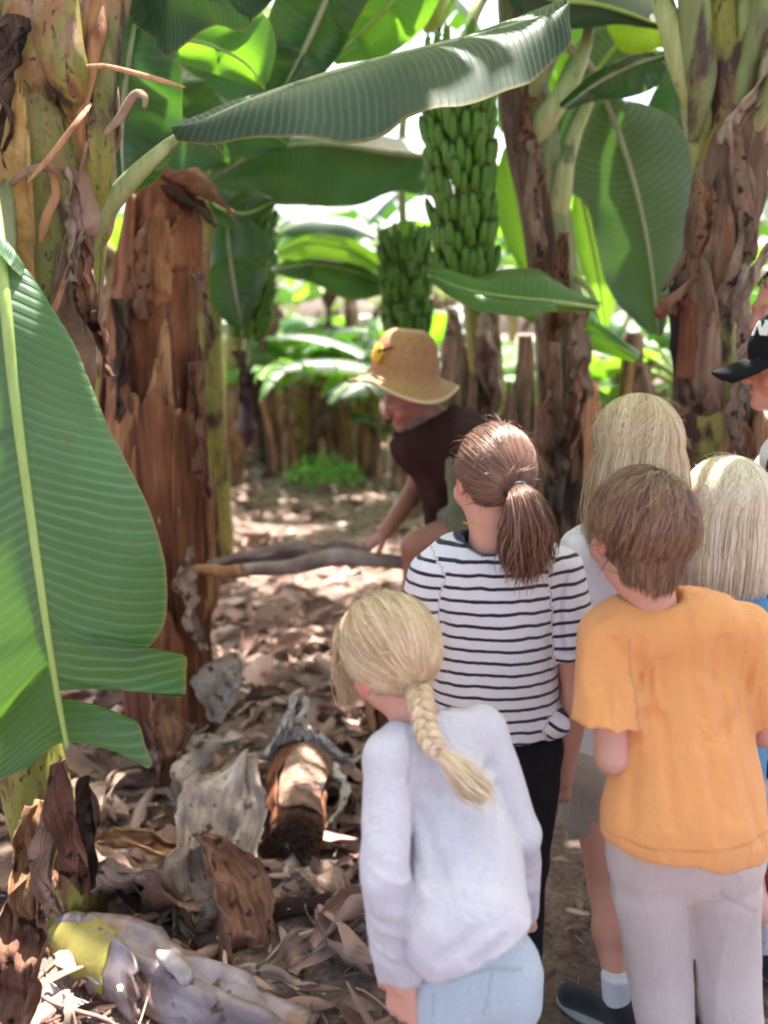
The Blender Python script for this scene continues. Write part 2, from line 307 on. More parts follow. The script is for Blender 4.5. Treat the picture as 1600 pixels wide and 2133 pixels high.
class MB:
    def __init__(s): s.V = []; s.F = []; s.n = 0; s.A = {}; s.U = []
    def add(s, V, L, uv=None, **at):
        V = np.asarray(V).reshape(-1, 3)
        for f in (L if isinstance(L, list) else [L]): s.F.append(f+s.n)
        s.V.append(V); s.n += len(V); s.U.append(np.zeros((len(V), 2)) if uv is None else uv)
        for k, v in at.items(): s.A.setdefault(k, []).append(np.broadcast_to(np.asarray(v, float), (len(V),)))
    def tube(s, path, rad, k=10, **kw):
        at = {q: kw.pop(q) for q in list(kw) if q in ('rnd', 'q')}; V, L = tube_arr(path, rad, k, **kw); s.add(V, L, **at)
    def build(s, name, m, parent=None, **kw):
        return mesh(name, np.concatenate(s.V), s.F, m, parent, uv=np.concatenate(s.U), attrs={k: np.concatenate(v) for k, v in s.A.items()}, **kw)
# ------------------------------------------------------------------ leaves
def seg_blade(mb, rib, edge, side, u0, L, bulge=.0, n=24, m=8, wav=.006, seed=0., gap=0.0):
    """rib (n,3), edge (n,3) both resampled, make patch between"""
    rib = spline(rib, n); edge = spline(edge, n); q = np.linspace(0, 1, m)
    x = np.linspace(0, 1, n)
    V = rib[:, None]*(1-q)[None, :, None]+edge[:, None]*q[None, :, None]
    T = nrm(np.gradient(rib, axis=0)); N = nrm(np.cross(T, edge-rib+1e-9)); N = N*np.sign(N[:, 2:3]+1e-6)
    w = vn(v3(x[:, None]*L*9+seed, q[None]*1.2+seed*3, seed))*wav*q[None]**1.3+vn(v3(x[:, None]*L*28+seed, q[None]*.7, seed+5))*wav*.35*q[None]
    V = V+N[:, None]*(np.sin(q*np.pi)[None]*bulge+w)[..., None]
    uv = v3(u0+x[:, None]*L+q[None]**2*.05, side*q[None]+0*x[:, None], 0)[..., :2]
    mb.add(V.reshape(-1, 3), gridf(n, m), uv.reshape(-1, 2))
def ppts(pts, Y):
    return np.array([P(p[0], p[1], Y+(p[2] if len(p) > 2 else 0)) for p in pts])
def hleaf(parent, m, Y, rib, segs, ribr=(.014, .004), bulge=.02, pet=None, ribmat='rib', wav=.008, seed=1., name='leaf', label=None, n=26, rmat2=None):
    """segs: (side, t0, t1, edge pts)"""
    R0 = spline(ppts(rib, Y), 80); mb = MB(); L = np.linalg.norm(np.diff(R0, axis=0), axis=1).sum()
    for k, (side, t0, t1, e) in enumerate(segs):
        i0, i1 = int(t0*79), max(int(t0*79)+2, int(t1*79)+1)
        seg_blade(mb, R0[i0:i1], ppts(e, Y), side, t0*L, (t1-t0)*L, bulge, n=n, wav=wav, seed=seed+k*.77)
    o = mb.build(name, M[m], parent)
    if label: o['label'] = label
    path = R0; rr = np.linspace(ribr[0], ribr[1], len(R0))
    if pet is not None:
        pp = spline(ppts([(a[0], a[1], a[2]) for a in pet], Y), 30); path = np.concatenate([pp[:-1], R0]); pr = np.interp(np.linspace(0, 1, 29), np.linspace(0, 1, len(pet)), [a[3] for a in pet]); rr = np.concatenate([pr, rr])
    V, Lf = tube_arr(path, rr, 10, flat=.7, ref=(0, -1, .3)); mesh('midrib', V, Lf, M[ribmat], o)
    return o
def gleaf(mb_b, mb_r, base, az, el, L, W, droop, roll=0., tears=6, seed=0, n=30, fold=.35, petl=.25, twist=0.):
    """generic banana leaf growing from base"""
    r = np.random.default_rng(seed); t = np.linspace(0, 1, n); s = t*L
    d = np.array([math.cos(az), math.sin(az), 0])
    a = el-droop*t**1.4; dz = np.sin(a); dr = np.cos(a)
    hx = np.concatenate([[0], np.cumsum((dr[1:]+dr[:-1])/2*np.diff(s))]); hz = np.concatenate([[0], np.cumsum((dz[1:]+dz[:-1])/2*np.diff(s))])
    rib = np.asarray(base)+hx[:, None]*d+hz[:, None]*np.array([0, 0, 1.])
    S0 = np.array([-d[1], d[0], 0])
    if mb_r is not None: mb_r.tube(rib, np.interp(t, [0, petl, 1], [.03, .016, .004]), 8)
    T = nrm(np.gradient(rib, axis=0)); N0 = nrm(np.cross(S0, T)); N0 = N0*np.sign((N0*np.array([0, 0, 1.])).sum(-1, keepdims=True)+1e-6)
    ro = roll+twist*t; S = np.cos(ro)[:, None]*S0+np.sin(ro)[:, None]*N0; N = np.cross(T, S)
    N = N*np.sign((N*N0).sum(-1, keepdims=True)+1e-9)
    tt = (t-petl)/(1-petl); w = np.where(tt > 0, np.sin(np.clip(tt, 0, 1)**.75*np.pi)**.55, 0)*W
    def at(tq, A): 
        i = np.clip(tq*(n-1), 0, n-1.001); k = i.astype(int); f = (i-k)[..., None]; return A[k]*(1-f)+A[k+1]*f
    for side in (1, -1):
        cuts = np.sort(np.concatenate([[petl, 1], petl+(1-petl)*r.random(tears)]))
        for c0, c1 in zip(cuts[:-1], cuts[1:]):
            if c1-c0 < .015: continue
            k = max(3, int((c1-c0)*34)); m = 6; x = np.linspace(0, 1, k)[:, None]; q = np.linspace(0, 1, m)[None]
            g = min(.25, r.random()*.25)*(tears > 0); xx = .5+(x-.5)*(1-g*q**2)+.0*q
            tq = c0+(c1-c0)*xx; wq = np.interp(tq, t, w); ex = (r.random()-.5)*.5*(tears > 0)
            ph = fold+ex+.1*vn(v3(tq*6+seed, q, seed))
            lat = wq*q; ang = ph-q*(.55+abs(ex)+.25*r.random())
            V = at(tq, rib)+side*at(tq, S)*(lat*np.cos(ang))[..., None]+at(tq, N)*(lat*np.sin(ang))[..., None]+T.mean(0)*(lat*.18)[..., None]
            V = V-np.array([0, 0, 1.])*(lat**2*.5)[..., None]
            uv = v3(tq*L, side*q+0*tq, 0)[..., :2]
            mb_b.add(V.reshape(-1, 3), gridf(k, m), uv.reshape(-1, 2))
# ------------------------------------------------------------------ trunks
def trunk_fn(pts, rad):
    path = spline(pts, 60); T = nrm(np.gradient(path, axis=0)); ref = np.array([0, 1., 0]); B = nrm(np.cross(ref, T)); N = np.cross(T, B); rr = np.interp(np.linspace(0, 1, 60), np.linspace(0, 1, len(rad)), rad)
    def f(t, a, off=0.):
        i = np.clip(np.asarray(t)*59, 0, 58.999); k = i.astype(int); fr = (i-k)[..., None]
        lp = lambda A: A[k]*(1-fr)+A[k+1]*fr
        r = (lp(rr[:, None])[..., 0]+off)
        return lp(path)+lp(B)*(r*np.cos(a))[..., None]-lp(N)*(r*np.sin(a))[..., None]   # a=90deg faces -Y (camera)
    return f
def trunk(parent, m, pts, rad, seed=0, rough=.012, name='trunk', n=70, k=56):
    f = trunk_fn(pts, rad); t = np.linspace(0, 1, n)[:, None]; a = (np.arange(k)*2*np.pi/k)[None]
    c, s = np.cos(a), np.sin(a)
    d = rough*(vn(v3(c*2+seed, s*2, t*5))+.5*vn(v3(c*6+seed, s*6, t*9)))
    ph = (a*1.3/np.pi+t*3.1+seed) % 1.0; d = d+rough*.9*(ph-.5)*(np.sin(a*2+seed+t*4) > -.3)
    V = f(t+0*a, a+0*t, d).reshape(-1, 3); L = [gridf(n, k, 0, True), np.array([[*range((n-1)*k, n*k)]]), np.array([[*range(k-1, -1, -1)]])]
    return mesh(name, V, L, M[m], parent), f
def sheath(parent, m, f, a0, a1, t0, t1, off=.012, flare=.02, rag=.05, seed=0, thick=.006, name='dry_sheath', n=24, k=26, taper=.0, curl=0.):
    a0, a1 = R(a0), R(a1); x = np.linspace(0, 1, n)[:, None]; y = np.linspace(0, 1, k)[None]
    top = t1-rag*(.5+.5*vn(v3(y*3.3+seed, seed, 0)))-rag*.35*np.abs(vn(v3(y*11+seed, 2, 0)))-rag*1.1*np.abs(y-.5)**2*4
    t = t0+(top-t0)*x; mid = (a0+a1)/2; a = mid+(a0+(a1-a0)*y-mid)*(1-taper*x**2)+.06*vn(v3(x*4+seed, 0*y, 3))
    ed = (np.abs(y-.5)*2)**4
    o = off+flare*x**3+.004*vn(v3(x*4, y*6, seed))+ed*.006*(1+1.5*vn(v3(x*6+seed, y, 1)))+curl*x**5
    em = np.clip(x*4, 0, 1); em = em*em*(3-2*em); o = o*em-.022*(1-em) if t0 > .03 else o
    V = f(np.clip(t, 0, 1), a, o); ob = mesh(name, V.reshape(-1, 3), gridf(n, k), M[m], parent)
    md = ob.modifiers.new('thick', 'SOLIDIFY'); md.thickness = thick; md.offset = 0; return ob
# ------------------------------------------------------------------ crumpled dead leaf
def crumple(cen, L, W, yaw, pitch=0., roll=0., curl=1.2, bend=.8, seed=0, n=40, m=16, amp=.04, taper=True):
    x = np.linspace(-.5, .5, n)[:, None]; y = np.linspace(-1, 1, m)[None]
    w = W*.5*(np.cos(x*np.pi*.90)**.45 if taper else 1.0)*(1+.22*vn(v3(x*5+seed, 0, 0))+.07*vn(v3(x*13, seed, 5))+.025*vn(v3(x*35, seed, 6)))
    a = y*curl*(1+.5*vn(v3(x*2+seed, 0, 4))); lat = w*np.sin(a)/max(curl, .3); h = w*(1-np.cos(a))/max(curl, .3)
    X = x*L+.0*y; Z = h-bend*x**2*L+amp*vn(v3(x*5+seed, y*1.4, seed))+amp*.5*vn(v3(x*9, y*4+seed, seed))+amp*.22*vn(v3(x*3, y*12, seed))+amp*.9*(.5-np.abs(vn(v3(x*3.3+y*1.6+seed, y*1.1-x*2, seed+2))))+W*.007*np.sin(y*26+3*vn(v3(x*3, y, 1)))
    Yy = lat+amp*.6*vn(v3(x*4, y*2, seed+9))
    V = np.stack([X+0*y, Yy, Z], -1).reshape(-1, 3)
    Mx = np.array(Matrix.Rotation(yaw, 3, 'Z') @ Matrix.Rotation(pitch, 3, 'Y') @ Matrix.Rotation(roll, 3, 'X'))
    return V@Mx.T+np.asarray(cen), gridf(n, m), v3(x*L*4+0*y, y*.5+.5+0*x, 0)[..., :2].reshape(-1, 2)
# ------------------------------------------------------------------ SDF modelling
def C_(a, b, ra, rb=None, k=.02, sq=None, su=None, fe=None, neg=False): return dict(t='c', a=np.asarray(a, float), b=np.asarray(b, float), ra=ra, rb=ra if rb is None else rb, k=k, sq=sq, su=su, fe=fe, neg=neg)
def E_(c, r, k=.02, M3=None, su=None, neg=False): return dict(t='e', c=np.asarray(c, float), r=np.asarray(r, float), k=k, M=M3, su=su, neg=neg)
def X_(c, n, k=.004): return dict(t='x', c=np.asarray(c, float), n=nrm(n), k=k)
def ev(p, X):
    if p['t'] == 'x': return (X-p['c'])@p['n']
    if p['t'] == 'c':
        a, b = p['a'], p['b']; X0 = X
        if p['sq'] is not None:
            ax, f = p['sq']; ax = nrm(ax); w = 1/f-1; X = X+((X-a)@ax)[..., None]*ax*w; b = b+((b-a)@ax)*ax*w
        d = b-a; h = np.clip(((X-a)@d)/max(d@d, 1e-9), 0, 1); D = np.linalg.norm(X-a-h[..., None]*d, axis=-1)-(p['ra']+(p['rb']-p['ra'])*h)
        if p.get('fe') is not None: D = np.maximum(D, (X0-p['b'])@(nrm(p['b']-p['a']) if p['fe'] is True else nrm(p['fe'])))
        return D
    L = X-p['c']
    if p['M'] is not None: L = L@p['M']
    k0 = np.linalg.norm(L/p['r'], axis=-1); k1 = np.linalg.norm(L/p['r']**2, axis=-1); return k0*(k0-1)/np.maximum(k1, 1e-6)
def bb(p):
    if p['t'] == 'c': r = max(p['ra'], p['rb'])+.03; return np.minimum(p['a'], p['b'])-r, np.maximum(p['a'], p['b'])+r
    r = p['r'].max()+.03; return p['c']-r, p['c']+r
def sdf_mesh(name, prims, vox, m, parent, disp=None, colfn=None, attrfn=None, smooth_it=0):
    solid = [p for p in prims if p['t'] != 'x' and not p.get('neg')]
    lo = np.min([bb(p)[0] for p in solid], 0); hi = np.max([bb(p)[1] for p in solid], 0)
    n = np.ceil((hi-lo)/vox).astype(int)+1; D = np.full(n, .06, np.float32)
    for p in prims:
        if p['t'] == 'x': i0 = np.zeros(3, int); i1 = n
        else:
            b0, b1 = bb(p); i0 = np.clip(np.floor((b0-lo)/vox).astype(int), 0, n); i1 = np.clip(np.ceil((b1-lo)/vox).astype(int)+1, 0, n)
        if (i1 <= i0).any(): continue
        ax = [lo[q]+np.arange(i0[q], i1[q])*vox for q in range(3)]
        X = np.stack(np.meshgrid(*ax, indexing='ij'), -1); sl = tuple(slice(i0[q], i1[q]) for q in range(3))
        d = ev(p, X); cur = D[sl]; k = p['k']
        if p['t'] == 'x' or p.get('neg'):
            if p.get('neg'): d = -d
            h = np.clip(.5-.5*(d-cur)/k, 0, 1); D[sl] = d*(1-h)+cur*h+k*h*(1-h) if True else 0
        else:
            h = np.clip(.5+.5*(d-cur)/k, 0, 1); D[sl] = d*(1-h)+cur*h-k*h*(1-h)
    if disp is not None:
        near = np.abs(D) < .04; I = np.argwhere(near); X = lo+I*vox; D[near] += disp(X).astype(np.float32)
    D[0], D[-1] = .05, .05; D[:, 0], D[:, -1] = .05, .05; D[:, :, 0], D[:, :, -1] = .05, .05
    g = openvdb.FloatGrid(.06); g.copyFromArray(np.ascontiguousarray(D)); 
    pts, tri, quad = g.convertToPolygons(0.0, 0.0)
    V = pts*vox+lo; L = []
    if len(tri): L.append(tri[:, ::-1].astype(np.int64))
    if len(quad): L.append(quad[:, ::-1].astype(np.int64))
    cols = colfn(V) if colfn else None; attrs = attrfn(V, prims) if attrfn else None
    return mesh(name, V, L, m, parent, cols=cols, attrs=attrs)
def fr(Fv, Uv):
    """head frame columns: right, forward, up"""
    Fv = nrm(Fv); Rv = nrm(np.cross(Fv, Uv)); return np.stack([Rv, Fv, np.cross(Rv, Fv)], -1)
def head_prims(C, A, s=1.0):
    q = lambda x, y, z: C+A@(np.array([x, y, z])*s)
    pr = [E_(q(0, -.01, .02), np.array([.073, .092, .09])*s, .02, A), E_(q(0, .028, -.045), np.array([.056, .062, .072])*s, .03, A),
          C_(q(0, .088, .008), q(0, .106, -.028), .007*s, .012*s, .012), E_(q(0, .08, -.09), np.array([.022, .018, .016])*s, .02, A),
          C_(q(-.03, .082, .022), q(.03, .082, .022), .010*s, .010*s, .02)]
    for sd in (-1, 1):
        pr += [E_(q(sd*.03, .098, .0), np.array([.016, .014, .011])*s, .008, A, neg=True), E_(q(sd*.03, .081, .0), np.array([.0125]*3)*s, .002, A),
               E_(q(sd*.045, .06, -.035), np.array([.022, .024, .024])*s, .02, A), E_(q(sd*.0095, .103, -.031), np.array([.008, .009, .006])*s, .006, A),
               E_(q(sd*.077, -.004, -.012), np.array([.010, .019, .031])*s, .008, A), E_(q(sd*.088, .002, -.010), np.array([.008, .010, .018])*s, .004, A, neg=True)]
    pr += [E_(q(0, .090, -.058), np.array([.023, .008, .006])*s, .005, A), E_(q(0, .088, -.068), np.array([.02, .009, .006])*s, .005, A)]
    return pr
def skin_cols(C, A, s, base, red=(.55, .13, .09)):
    base = np.array(base); red = np.array(red)
    def fn(V):
        L = (V-C)@A/s; c = np.tile(base, (len(V), 1))
        g = lambda x, y, z, r: np.exp(-(((L-np.array([x, y, z]))/np.array(r))**2).sum(-1))[:, None]
        for sd in (-1, 1):
            w = .75*g(sd*.08, 0, -.01, (.02, .03, .035))+.45*g(sd*.045, .08, -.035, (.025, .03, .025)); c = c*(1-np.clip(w, 0, 1))+red*np.clip(w, 0, 1)
            w = np.clip(g(sd*.03, .092, .0, (.0085, .02, .006))*1.6, 0, 1); c = c*(1-w)+np.array([.7, .66, .62])*w
            w = np.clip(g(sd*.03, .094, .0, (.0045, .02, .0045))*2, 0, 1); c = c*(1-w)+np.array([.05, .05, .06])*w
            w = np.clip(g(sd*.03, .09, .023, (.017, .03, .0035))*1.2, 0, 1); c = c*(1-w)+np.array([.2, .13, .08])*w
        w = np.clip(g(0, .1, -.063, (.02, .02, .008))*1.1, 0, 1); c = c*(1-w)+np.array([.5, .14, .12])*w
        return c
    return fn
def hand_prims(W, d, pn, th, s=1.0, curl=.5, rel=(1, 1, 1, 1)):
    """W wrist, d finger direction, pn palm normal (curl goes toward), th thumb side"""
    W = np.asarray(W, float); d = nrm(d); pn = nrm(pn-np.dot(pn, d)*d); th = nrm(th-np.dot(th, d)*d-np.dot(th, pn)*pn); pr = []
    for i in range(4):
        o = (1.5-i)*.0185*s; pr.append(C_(W+th*o*.6, W+d*.078*s+th*o, .0125*s, .0105*s, .012))
        p = W+d*.082*s+th*o; L = np.array([.9, 1.0, .95, .75])[i]*.034*s; a = curl*rel[i]*.6; r = .0088*s
        for j in range(3):
            dd = d*math.cos(a)+pn*math.sin(a)+th*(1.5-i)*.05; q = p+nrm(dd)*L*(1-.15*j); pr.append(C_(p, q, r, r*.9, .0045)); p = q; r *= .9; a += curl*rel[i]
    p = W+d*.02*s+th*.024*s; q = p+(th*.8+d*.6+pn*.25)*.038*s; pr.append(C_(p, q, .013*s, .0105*s, .012)); e = q+nrm(d*.85+th*.3+pn*.3)*.03*s; pr.append(C_(q, e, .0102*s, .009*s, .004)); pr.append(C_(e, e+nrm(d*.9+pn*.4)*.02*s, .0088*s, .0075*s, .004))
    return pr
def cloth_disp(amp, sc=(22, 22, 5), seed=0, fine=.35, shear=(0, 0)):
    def f(X):
        Y = X.copy(); Y[:, 0] += shear[0]*X[:, 2]; Y[:, 1] += shear[1]*X[:, 2]
        a = vn(Y*np.array(sc)+seed); b = vn(Y*np.array(sc)*2.3+seed+7); c = vn(Y*np.array(sc)*.5+seed+3); return -(1.5*amp*(.8-2.2*np.abs(a))*(.55+.6*c)+amp*fine*b)
    return f
def su_attr(V, prims):
    best = np.full(len(V), 9.); su = np.zeros(len(V)); cl = np.zeros(len(V))
    for p in prims:
        if p['t'] == 'x' or p.get('neg') or p.get('su') is None: continue
        d = ev(p, V); o, dr = p['su']; w = d < best; best[w] = d[w]; su[w] = ((V-np.asarray(o))@nrm(dr))[w]
    return su
# ------------------------------------------------------------------ hair
def strands(name, paths, ref, rad, m, parent, rnd=None, flat=.55, seed=0, tip=.3):
    n, k, _ = paths.shape; T = nrm(np.gradient(paths, axis=1)); ref = nrm(ref); B = nrm(np.cross(T, ref)); r = np.random.default_rng(seed)
    s = np.linspace(0, 1, k); prof = np.minimum(1, .5+s*4)*np.interp(s, [0, .8, 1], [1, 1, tip])
    rr = (rad*(.6+.8*r.random(n)))[:, None]*prof[None]; a = np.array([0, 1.57, 3.14, 4.71])
    V = paths[:, :, None]+rr[:, :, None, None]*(np.cos(a)[None, None, :, None]*B[:, :, None]+flat*np.sin(a)[None, None, :, None]*ref[:, :, None])
    g = gridf(k, 4, 0, True); Fs = (g[None]+(np.arange(n)*k*4)[:, None, None]).reshape(-1, 4)
    rn = r.random(n) if rnd is None else rnd
    return mesh(name, V.reshape(-1, 3), Fs, m, parent, attrs={'rnd': np.repeat(rn, k*4)*.8, 's': np.tile(np.repeat(s, 4), n)})
def slerp(a, b, t):
    w = np.arccos(np.clip((a*b).sum(-1, keepdims=True), -1, 1)); w = np.maximum(w, 1e-3)[:, None]; t = t[None, :, None]
    return nrm((np.sin((1-t)*w)*a[:, None]+np.sin(t*w)*b[:, None])/np.maximum(np.sin(w), .05))
def scalp(C, A, rad, dirs):
    """dirs (...,3) in head frame -> surface points"""
    return C+(dirs*rad)@A.T
def hairline(n, r, front=.35, low=-.45):
    out = []
    while len(out) < n:
        d = nrm(r.normal(size=3))
        if d[1] > front+.25*(1-d[2]) and d[2] < .62: continue
        if d[2] < (low if d[1] > -.1 else -.86) or (d[1] > .15 and d[2] < .1): continue
        out.append(d)
    return np.array(out)
def clump(r, dirs, k=60):
    c = dirs[r.integers(0, len(dirs), k)]; i = (dirs@c.T).argmax(1); v = r.random(k); return np.clip(.6*v[i]+.4*r.random(len(dirs)), 0, 1)
# ================================================================== ground and litter
def gh(x, y):
    x = np.asarray(x, float); y = np.asarray(y, float); z = 0*x*y
    s = np.clip((np.hypot(x, y))/3, .25, 1)*np.exp(-np.maximum(y-20, 0)/20)
    return .035*vn(v3(x*1.3, y*1.3, 1))*s+.018*vn(v3(x*4, y*4, 2))+.008*vn(v3(x*13, y*13, 3))
def build_ground():
    xs = np.concatenate([np.linspace(-90, -7, 30), np.linspace(-6.8, 6.8, 200), np.linspace(7, 90, 30)]); ys = np.concatenate([np.linspace(-60, -3, 20), np.linspace(-2.9, 9, 220), np.linspace(9.15, 30, 100), np.linspace(31, 160, 40)])
    X, Y = np.meshgrid(xs, ys, indexing='ij'); V = np.stack([X, Y, gh(X, Y)], -1)
    g = mesh('ground', V.reshape(-1, 3), gridf(len(xs), len(ys))[:, ::-1], M['soil']); tag(g, kind='structure')
build_ground()
def litter(name, N, ymin, ymax, smin, smax, seed, xspread=1.0, lift=.02, power=1.0, wm=1.0, res=(7, 4)):
    r = np.random.default_rng(seed); n, m = res; x = np.linspace(-.5, .5, n)[:, None]; y = np.linspace(-1, 1, m)[None]
    Yc = ymin+(ymax-ymin)*r.random(N)**power; Xc = (r.random(N)-.5)*2*(Yc*.62+.9)*xspread
    L = smin+(smax-smin)*r.random(N)**2.2; W = wm*L*(.10+.42*r.random(N)**1.5); cu = .5+2.0*r.random(N); be = (r.random(N)-.3)*1.2
    yaw = r.random(N)*6.283; pit = r.normal(size=N)*.25; rol = r.normal(size=N)*.5
    tr = ((L > .27) & (Xc < -.1) & (Yc < 2.0)) | (Xc > .12+.1*np.sin(Yc*3)) & (Yc < 2.9) & (L > .05); L = np.where(tr, .035+.16*(L-.05), L); W = np.where(tr, np.minimum(W*.3, .03), W)
    q = lambda a: a[:, None, None]
    w = q(W)*.5*np.cos(x*np.pi*.9)[None]**.6*(1+.3*r.normal(size=(N, n, 1))*(.5 if n < 9 else .2)); sm_ = r.normal(size=(N, 4, 1)); sm_ = sm_[:, np.round(np.linspace(0, 3, n)).astype(int)] if n < 9 else np.stack([np.interp(np.linspace(0, 3, n), range(4), s_[:, 0]) for s_ in sm_])[..., None]; a = y[None]*q(cu)*(1+.3*sm_)
    X = x[None]*q(L)+0*a; Yl = w*np.sin(a)/np.maximum(q(cu), .4); Z = w*(1-np.cos(a))/np.maximum(q(cu), .4)*np.sign(q(r.random(N)-.35))-q(be)*(x[None]**2)*q(L)+r.normal(size=(N, n, m))*(.05 if n < 9 else .018)*q(W)
    cy, sy, cp, sp, cr, sr = np.cos(yaw), np.sin(yaw), np.cos(pit), np.sin(pit), np.cos(rol), np.sin(rol)
    Y1 = Yl*q(cr)-Z*q(sr); Z1 = Yl*q(sr)+Z*q(cr); X2 = X*q(cp)+Z1*q(sp); Z2 = -X*q(sp)+Z1*q(cp); X3 = X2*q(cy)-Y1*q(sy); Y3 = X2*q(sy)+Y1*q(cy)
    Zc = gh(Xc, Yc)+lift*r.random(N)
    V = np.stack([X3+q(Xc), Y3+q(Yc), Z2+q(Zc)], -1)
    lowest = V[..., 2].min((1, 2)); V[..., 2] += q(np.maximum(0, Zc-.02-lowest)*.8)
    Fs = (gridf(n, m)[None]+(np.arange(N)*n*m)[:, None, None]).reshape(-1, 4)
    uv = np.broadcast_to(np.stack([x+0*y, y*.5+0*x], -1)[None], (N, n, m, 2)).reshape(-1, 2)
    return tag(mesh(name, V.reshape(-1, 3), Fs, M['litter'], uv=uv, attrs={'rnd': np.repeat(np.clip(r.normal(.47, .24, N), 0, 1), n*m)}), kind='stuff')
litter('leaf_litter', 4600, .9, 4.6, .06, .32, 1)
litter('leaf_litter', 620, 1.45, 3.6, .13, .32, 9, lift=.05, wm=1.35, res=(16, 9))
litter('leaf_litter', 4200, .9, 5.0, .015, .07, 5, lift=.03)
litter('leaf_litter', 9500, 4.0, 13, .05, .28, 2, power=.9)
litter('leaf_litter', 3000, 12, 34, .2, .7, 4)
def sticks(N, seed, y0, y1):
    r = np.random.default_rng(seed); mb = MB()
    for i in range(N):
        y = y0+(y1-y0)*r.random(); x = (r.random()-.5)*2*(y*.6+.7); a = r.random()*3.14; L = .12+.4*r.random()**2; s = np.linspace(-.5, .5, 7)
        p = v3(x+s*L*math.cos(a), y+s*L*math.sin(a), 0); p[:, :2] += r.normal(size=(1, 2))*.02*np.sin(s*4)[:, None]; p[:, 2] = gh(p[:, 0], p[:, 1])+.012+.05*r.random()+r.normal()*.06*s
        mb.tube(p, (.002+.006*r.random())*(1-.5*np.abs(s)), 5, rnd=.35+.5*r.random())
    tag(mb.build('twig_litter', M['litter']), kind='stuff')
sticks(420, 8, 1.2, 8)
# ---- large single dead leaves and pieces
def dead(name, label, cat, m, px, py, Y, L, W, yaw, pitch=0., roll=0., curl=1.2, bend=.6, seed=0, amp=.045, group=None, lift=.0, th=.003):
    c = P(px, py, Y); V, Fq, uv = crumple((0, 0, 0), L, W, R(yaw), R(pitch), R(roll), curl, bend, seed, 90, 34, amp*1.2)
    V = V+c+np.array([0, 0, lift])
    o = mesh(name, V, Fq, UVM[m], None, uv=uv); md = o.modifiers.new('thick', 'SOLIDIFY'); md.thickness = th
    return tag(o, label, cat, group)
g_ = 'large dead banana leaves on the litter'
def Yg(py): return (CAMZ-.03)/math.tan(PITCH+math.atan((py-1066.5)/F))
dead('dead_leaf', 'large pale grey crumpled dead leaf draped upright left of the cut log', 'dead leaf', 'greydry', 465, 1735, 2.18, .52, .30, 80, -38, 10, 1.1, .3, 11, .035, g_)
dead('dead_leaf', 'pale silvery pointed dead leaf folded like a tent left of the cut log', 'dead leaf', 'greydry', 425, 1610, 2.5, .34, .30, 50, -40, -30, 1.7, .4, 3, .04, g_)
dead('dead_leaf', 'long brown dead leaf with curled rim in front of the pale grey leaf', 'dead leaf', 'brown', 475, 1880, 1.90, .44, .22, 112, -34, 30, 1.5, .9, 21, .022, g_)
dead('dead_leaf', 'grey ribbed scoop shaped dead leaf lying under the brown curled one', 'dead leaf', 'greydry', 415, 1915, 1.93, .36, .24, 105, -30, -5, 1.3, -.5, 5, .018, g_)
dead('dead_sheath', 'golden brown dead leaf sheath curled like a boat beside the pale grey leaf', 'dead leaf', 'tan', 300, 1758, 2.08, .30, .11, -14, 4, 15, 1.9, .5, 7, .015, g_)
dead('dead_sheath', 'reddish brown broad dead sheath leaning below the torn strips of the big green leaf', 'dead leaf', 'brown', 345, 1535, 2.55, .32, .15, 115, -55, 20, 1.1, .5, 9, .015, g_)
dead('dead_leaf', 'grey beige ribbed dead leaf standing against the foot of the brown stump', 'dead leaf', 'greydry', 470, 1430, 2.92, .28, .18, 70, -55, 0, .9, .4, 14, .02, g_)
dead('dead_leaf', 'brown crumpled dead leaf piled against the green banana stem at the bottom left edge', 'dead leaf', 'brown', 45, 2010, 1.42, .34, .22, 85, -62, 10, 1.7, .5, 17, .035, g_)
dead('dead_leaf', 'tan dead leaf hugging the side of the green stem above the reddish crumpled one', 'dead leaf', 'tan', 70, 1845, 1.5, .34, .10, 88, -78, 10, 1.6, .4, 19, .02, g_)
dead('dead_leaf', 'pinkish brown wide dead leaf lying between the boat shaped sheath and the green stem', 'dead leaf', 'dry', 250, 1840, 1.95, .34, .18, 20, 8, -18, 1.2, .6, 23, .03, g_)
dead('dead_leaf', 'beige twisted dead leaf by the hand of the braided girl, its corner sticking up', 'dead leaf', 'dry', 650, 2010, 1.78, .36, .17, 25, -14, 22, 1.3, -.4, 27, .04, g_)
dead('dead_leaf', 'long flat beige dead leaf strip lying along the bottom edge near the fallen stem', 'dead leaf', 'greydry', 560, 2080, 1.68, .44, .10, -12, 4, 20, .9, .3, 29, .025, g_)
dead('dead_leaf', 'brown grey folded dead leaf lying right of the brown curled leaf', 'dead leaf', 'dry', 640, 1890, 1.98, .34, .16, -30, 8, 15, 1.6, .5, 33, .03, g_)
dead('dead_leaf', 'dull pink grey dead leaf below the cut log', 'dead leaf', 'dry', 610, 1830, 2.06, .32, .14, -20, 5, -25, 1.2, .5, 37, .03, g_)
dead('dead_leaf', 'pale narrow dead leaf curled around the right flank of the cut log', 'dead leaf', 'white_rot', 715, 1640, 2.4, .26, .07, 95, -20, 60, 1.6, .9, 39, .02, g_)
dead('dead_sheath', 'tan dead sheath lying across the fallen stem at the lower left', 'dead leaf', 'tan', 205, 1935, 1.85, .32, .06, 14, -4, 10, 1.9, .4, 41, .012, g_)
dead('dead_leaf', 'brown dead leaf with a folded back corner behind the dry leaf tip', 'dead leaf', 'dry', 190, 1700, 2.2, .30, .18, 60, -40, 0, 1.3, .6, 43, .035, g_)
dead('dead_leaf', 'white loop of dried sheath in the bottom left corner', 'dead leaf', 'white_rot', 165, 2100, 1.6, .26, .05, -28, 5, 30, 1.9, .6, 47, .012, g_)
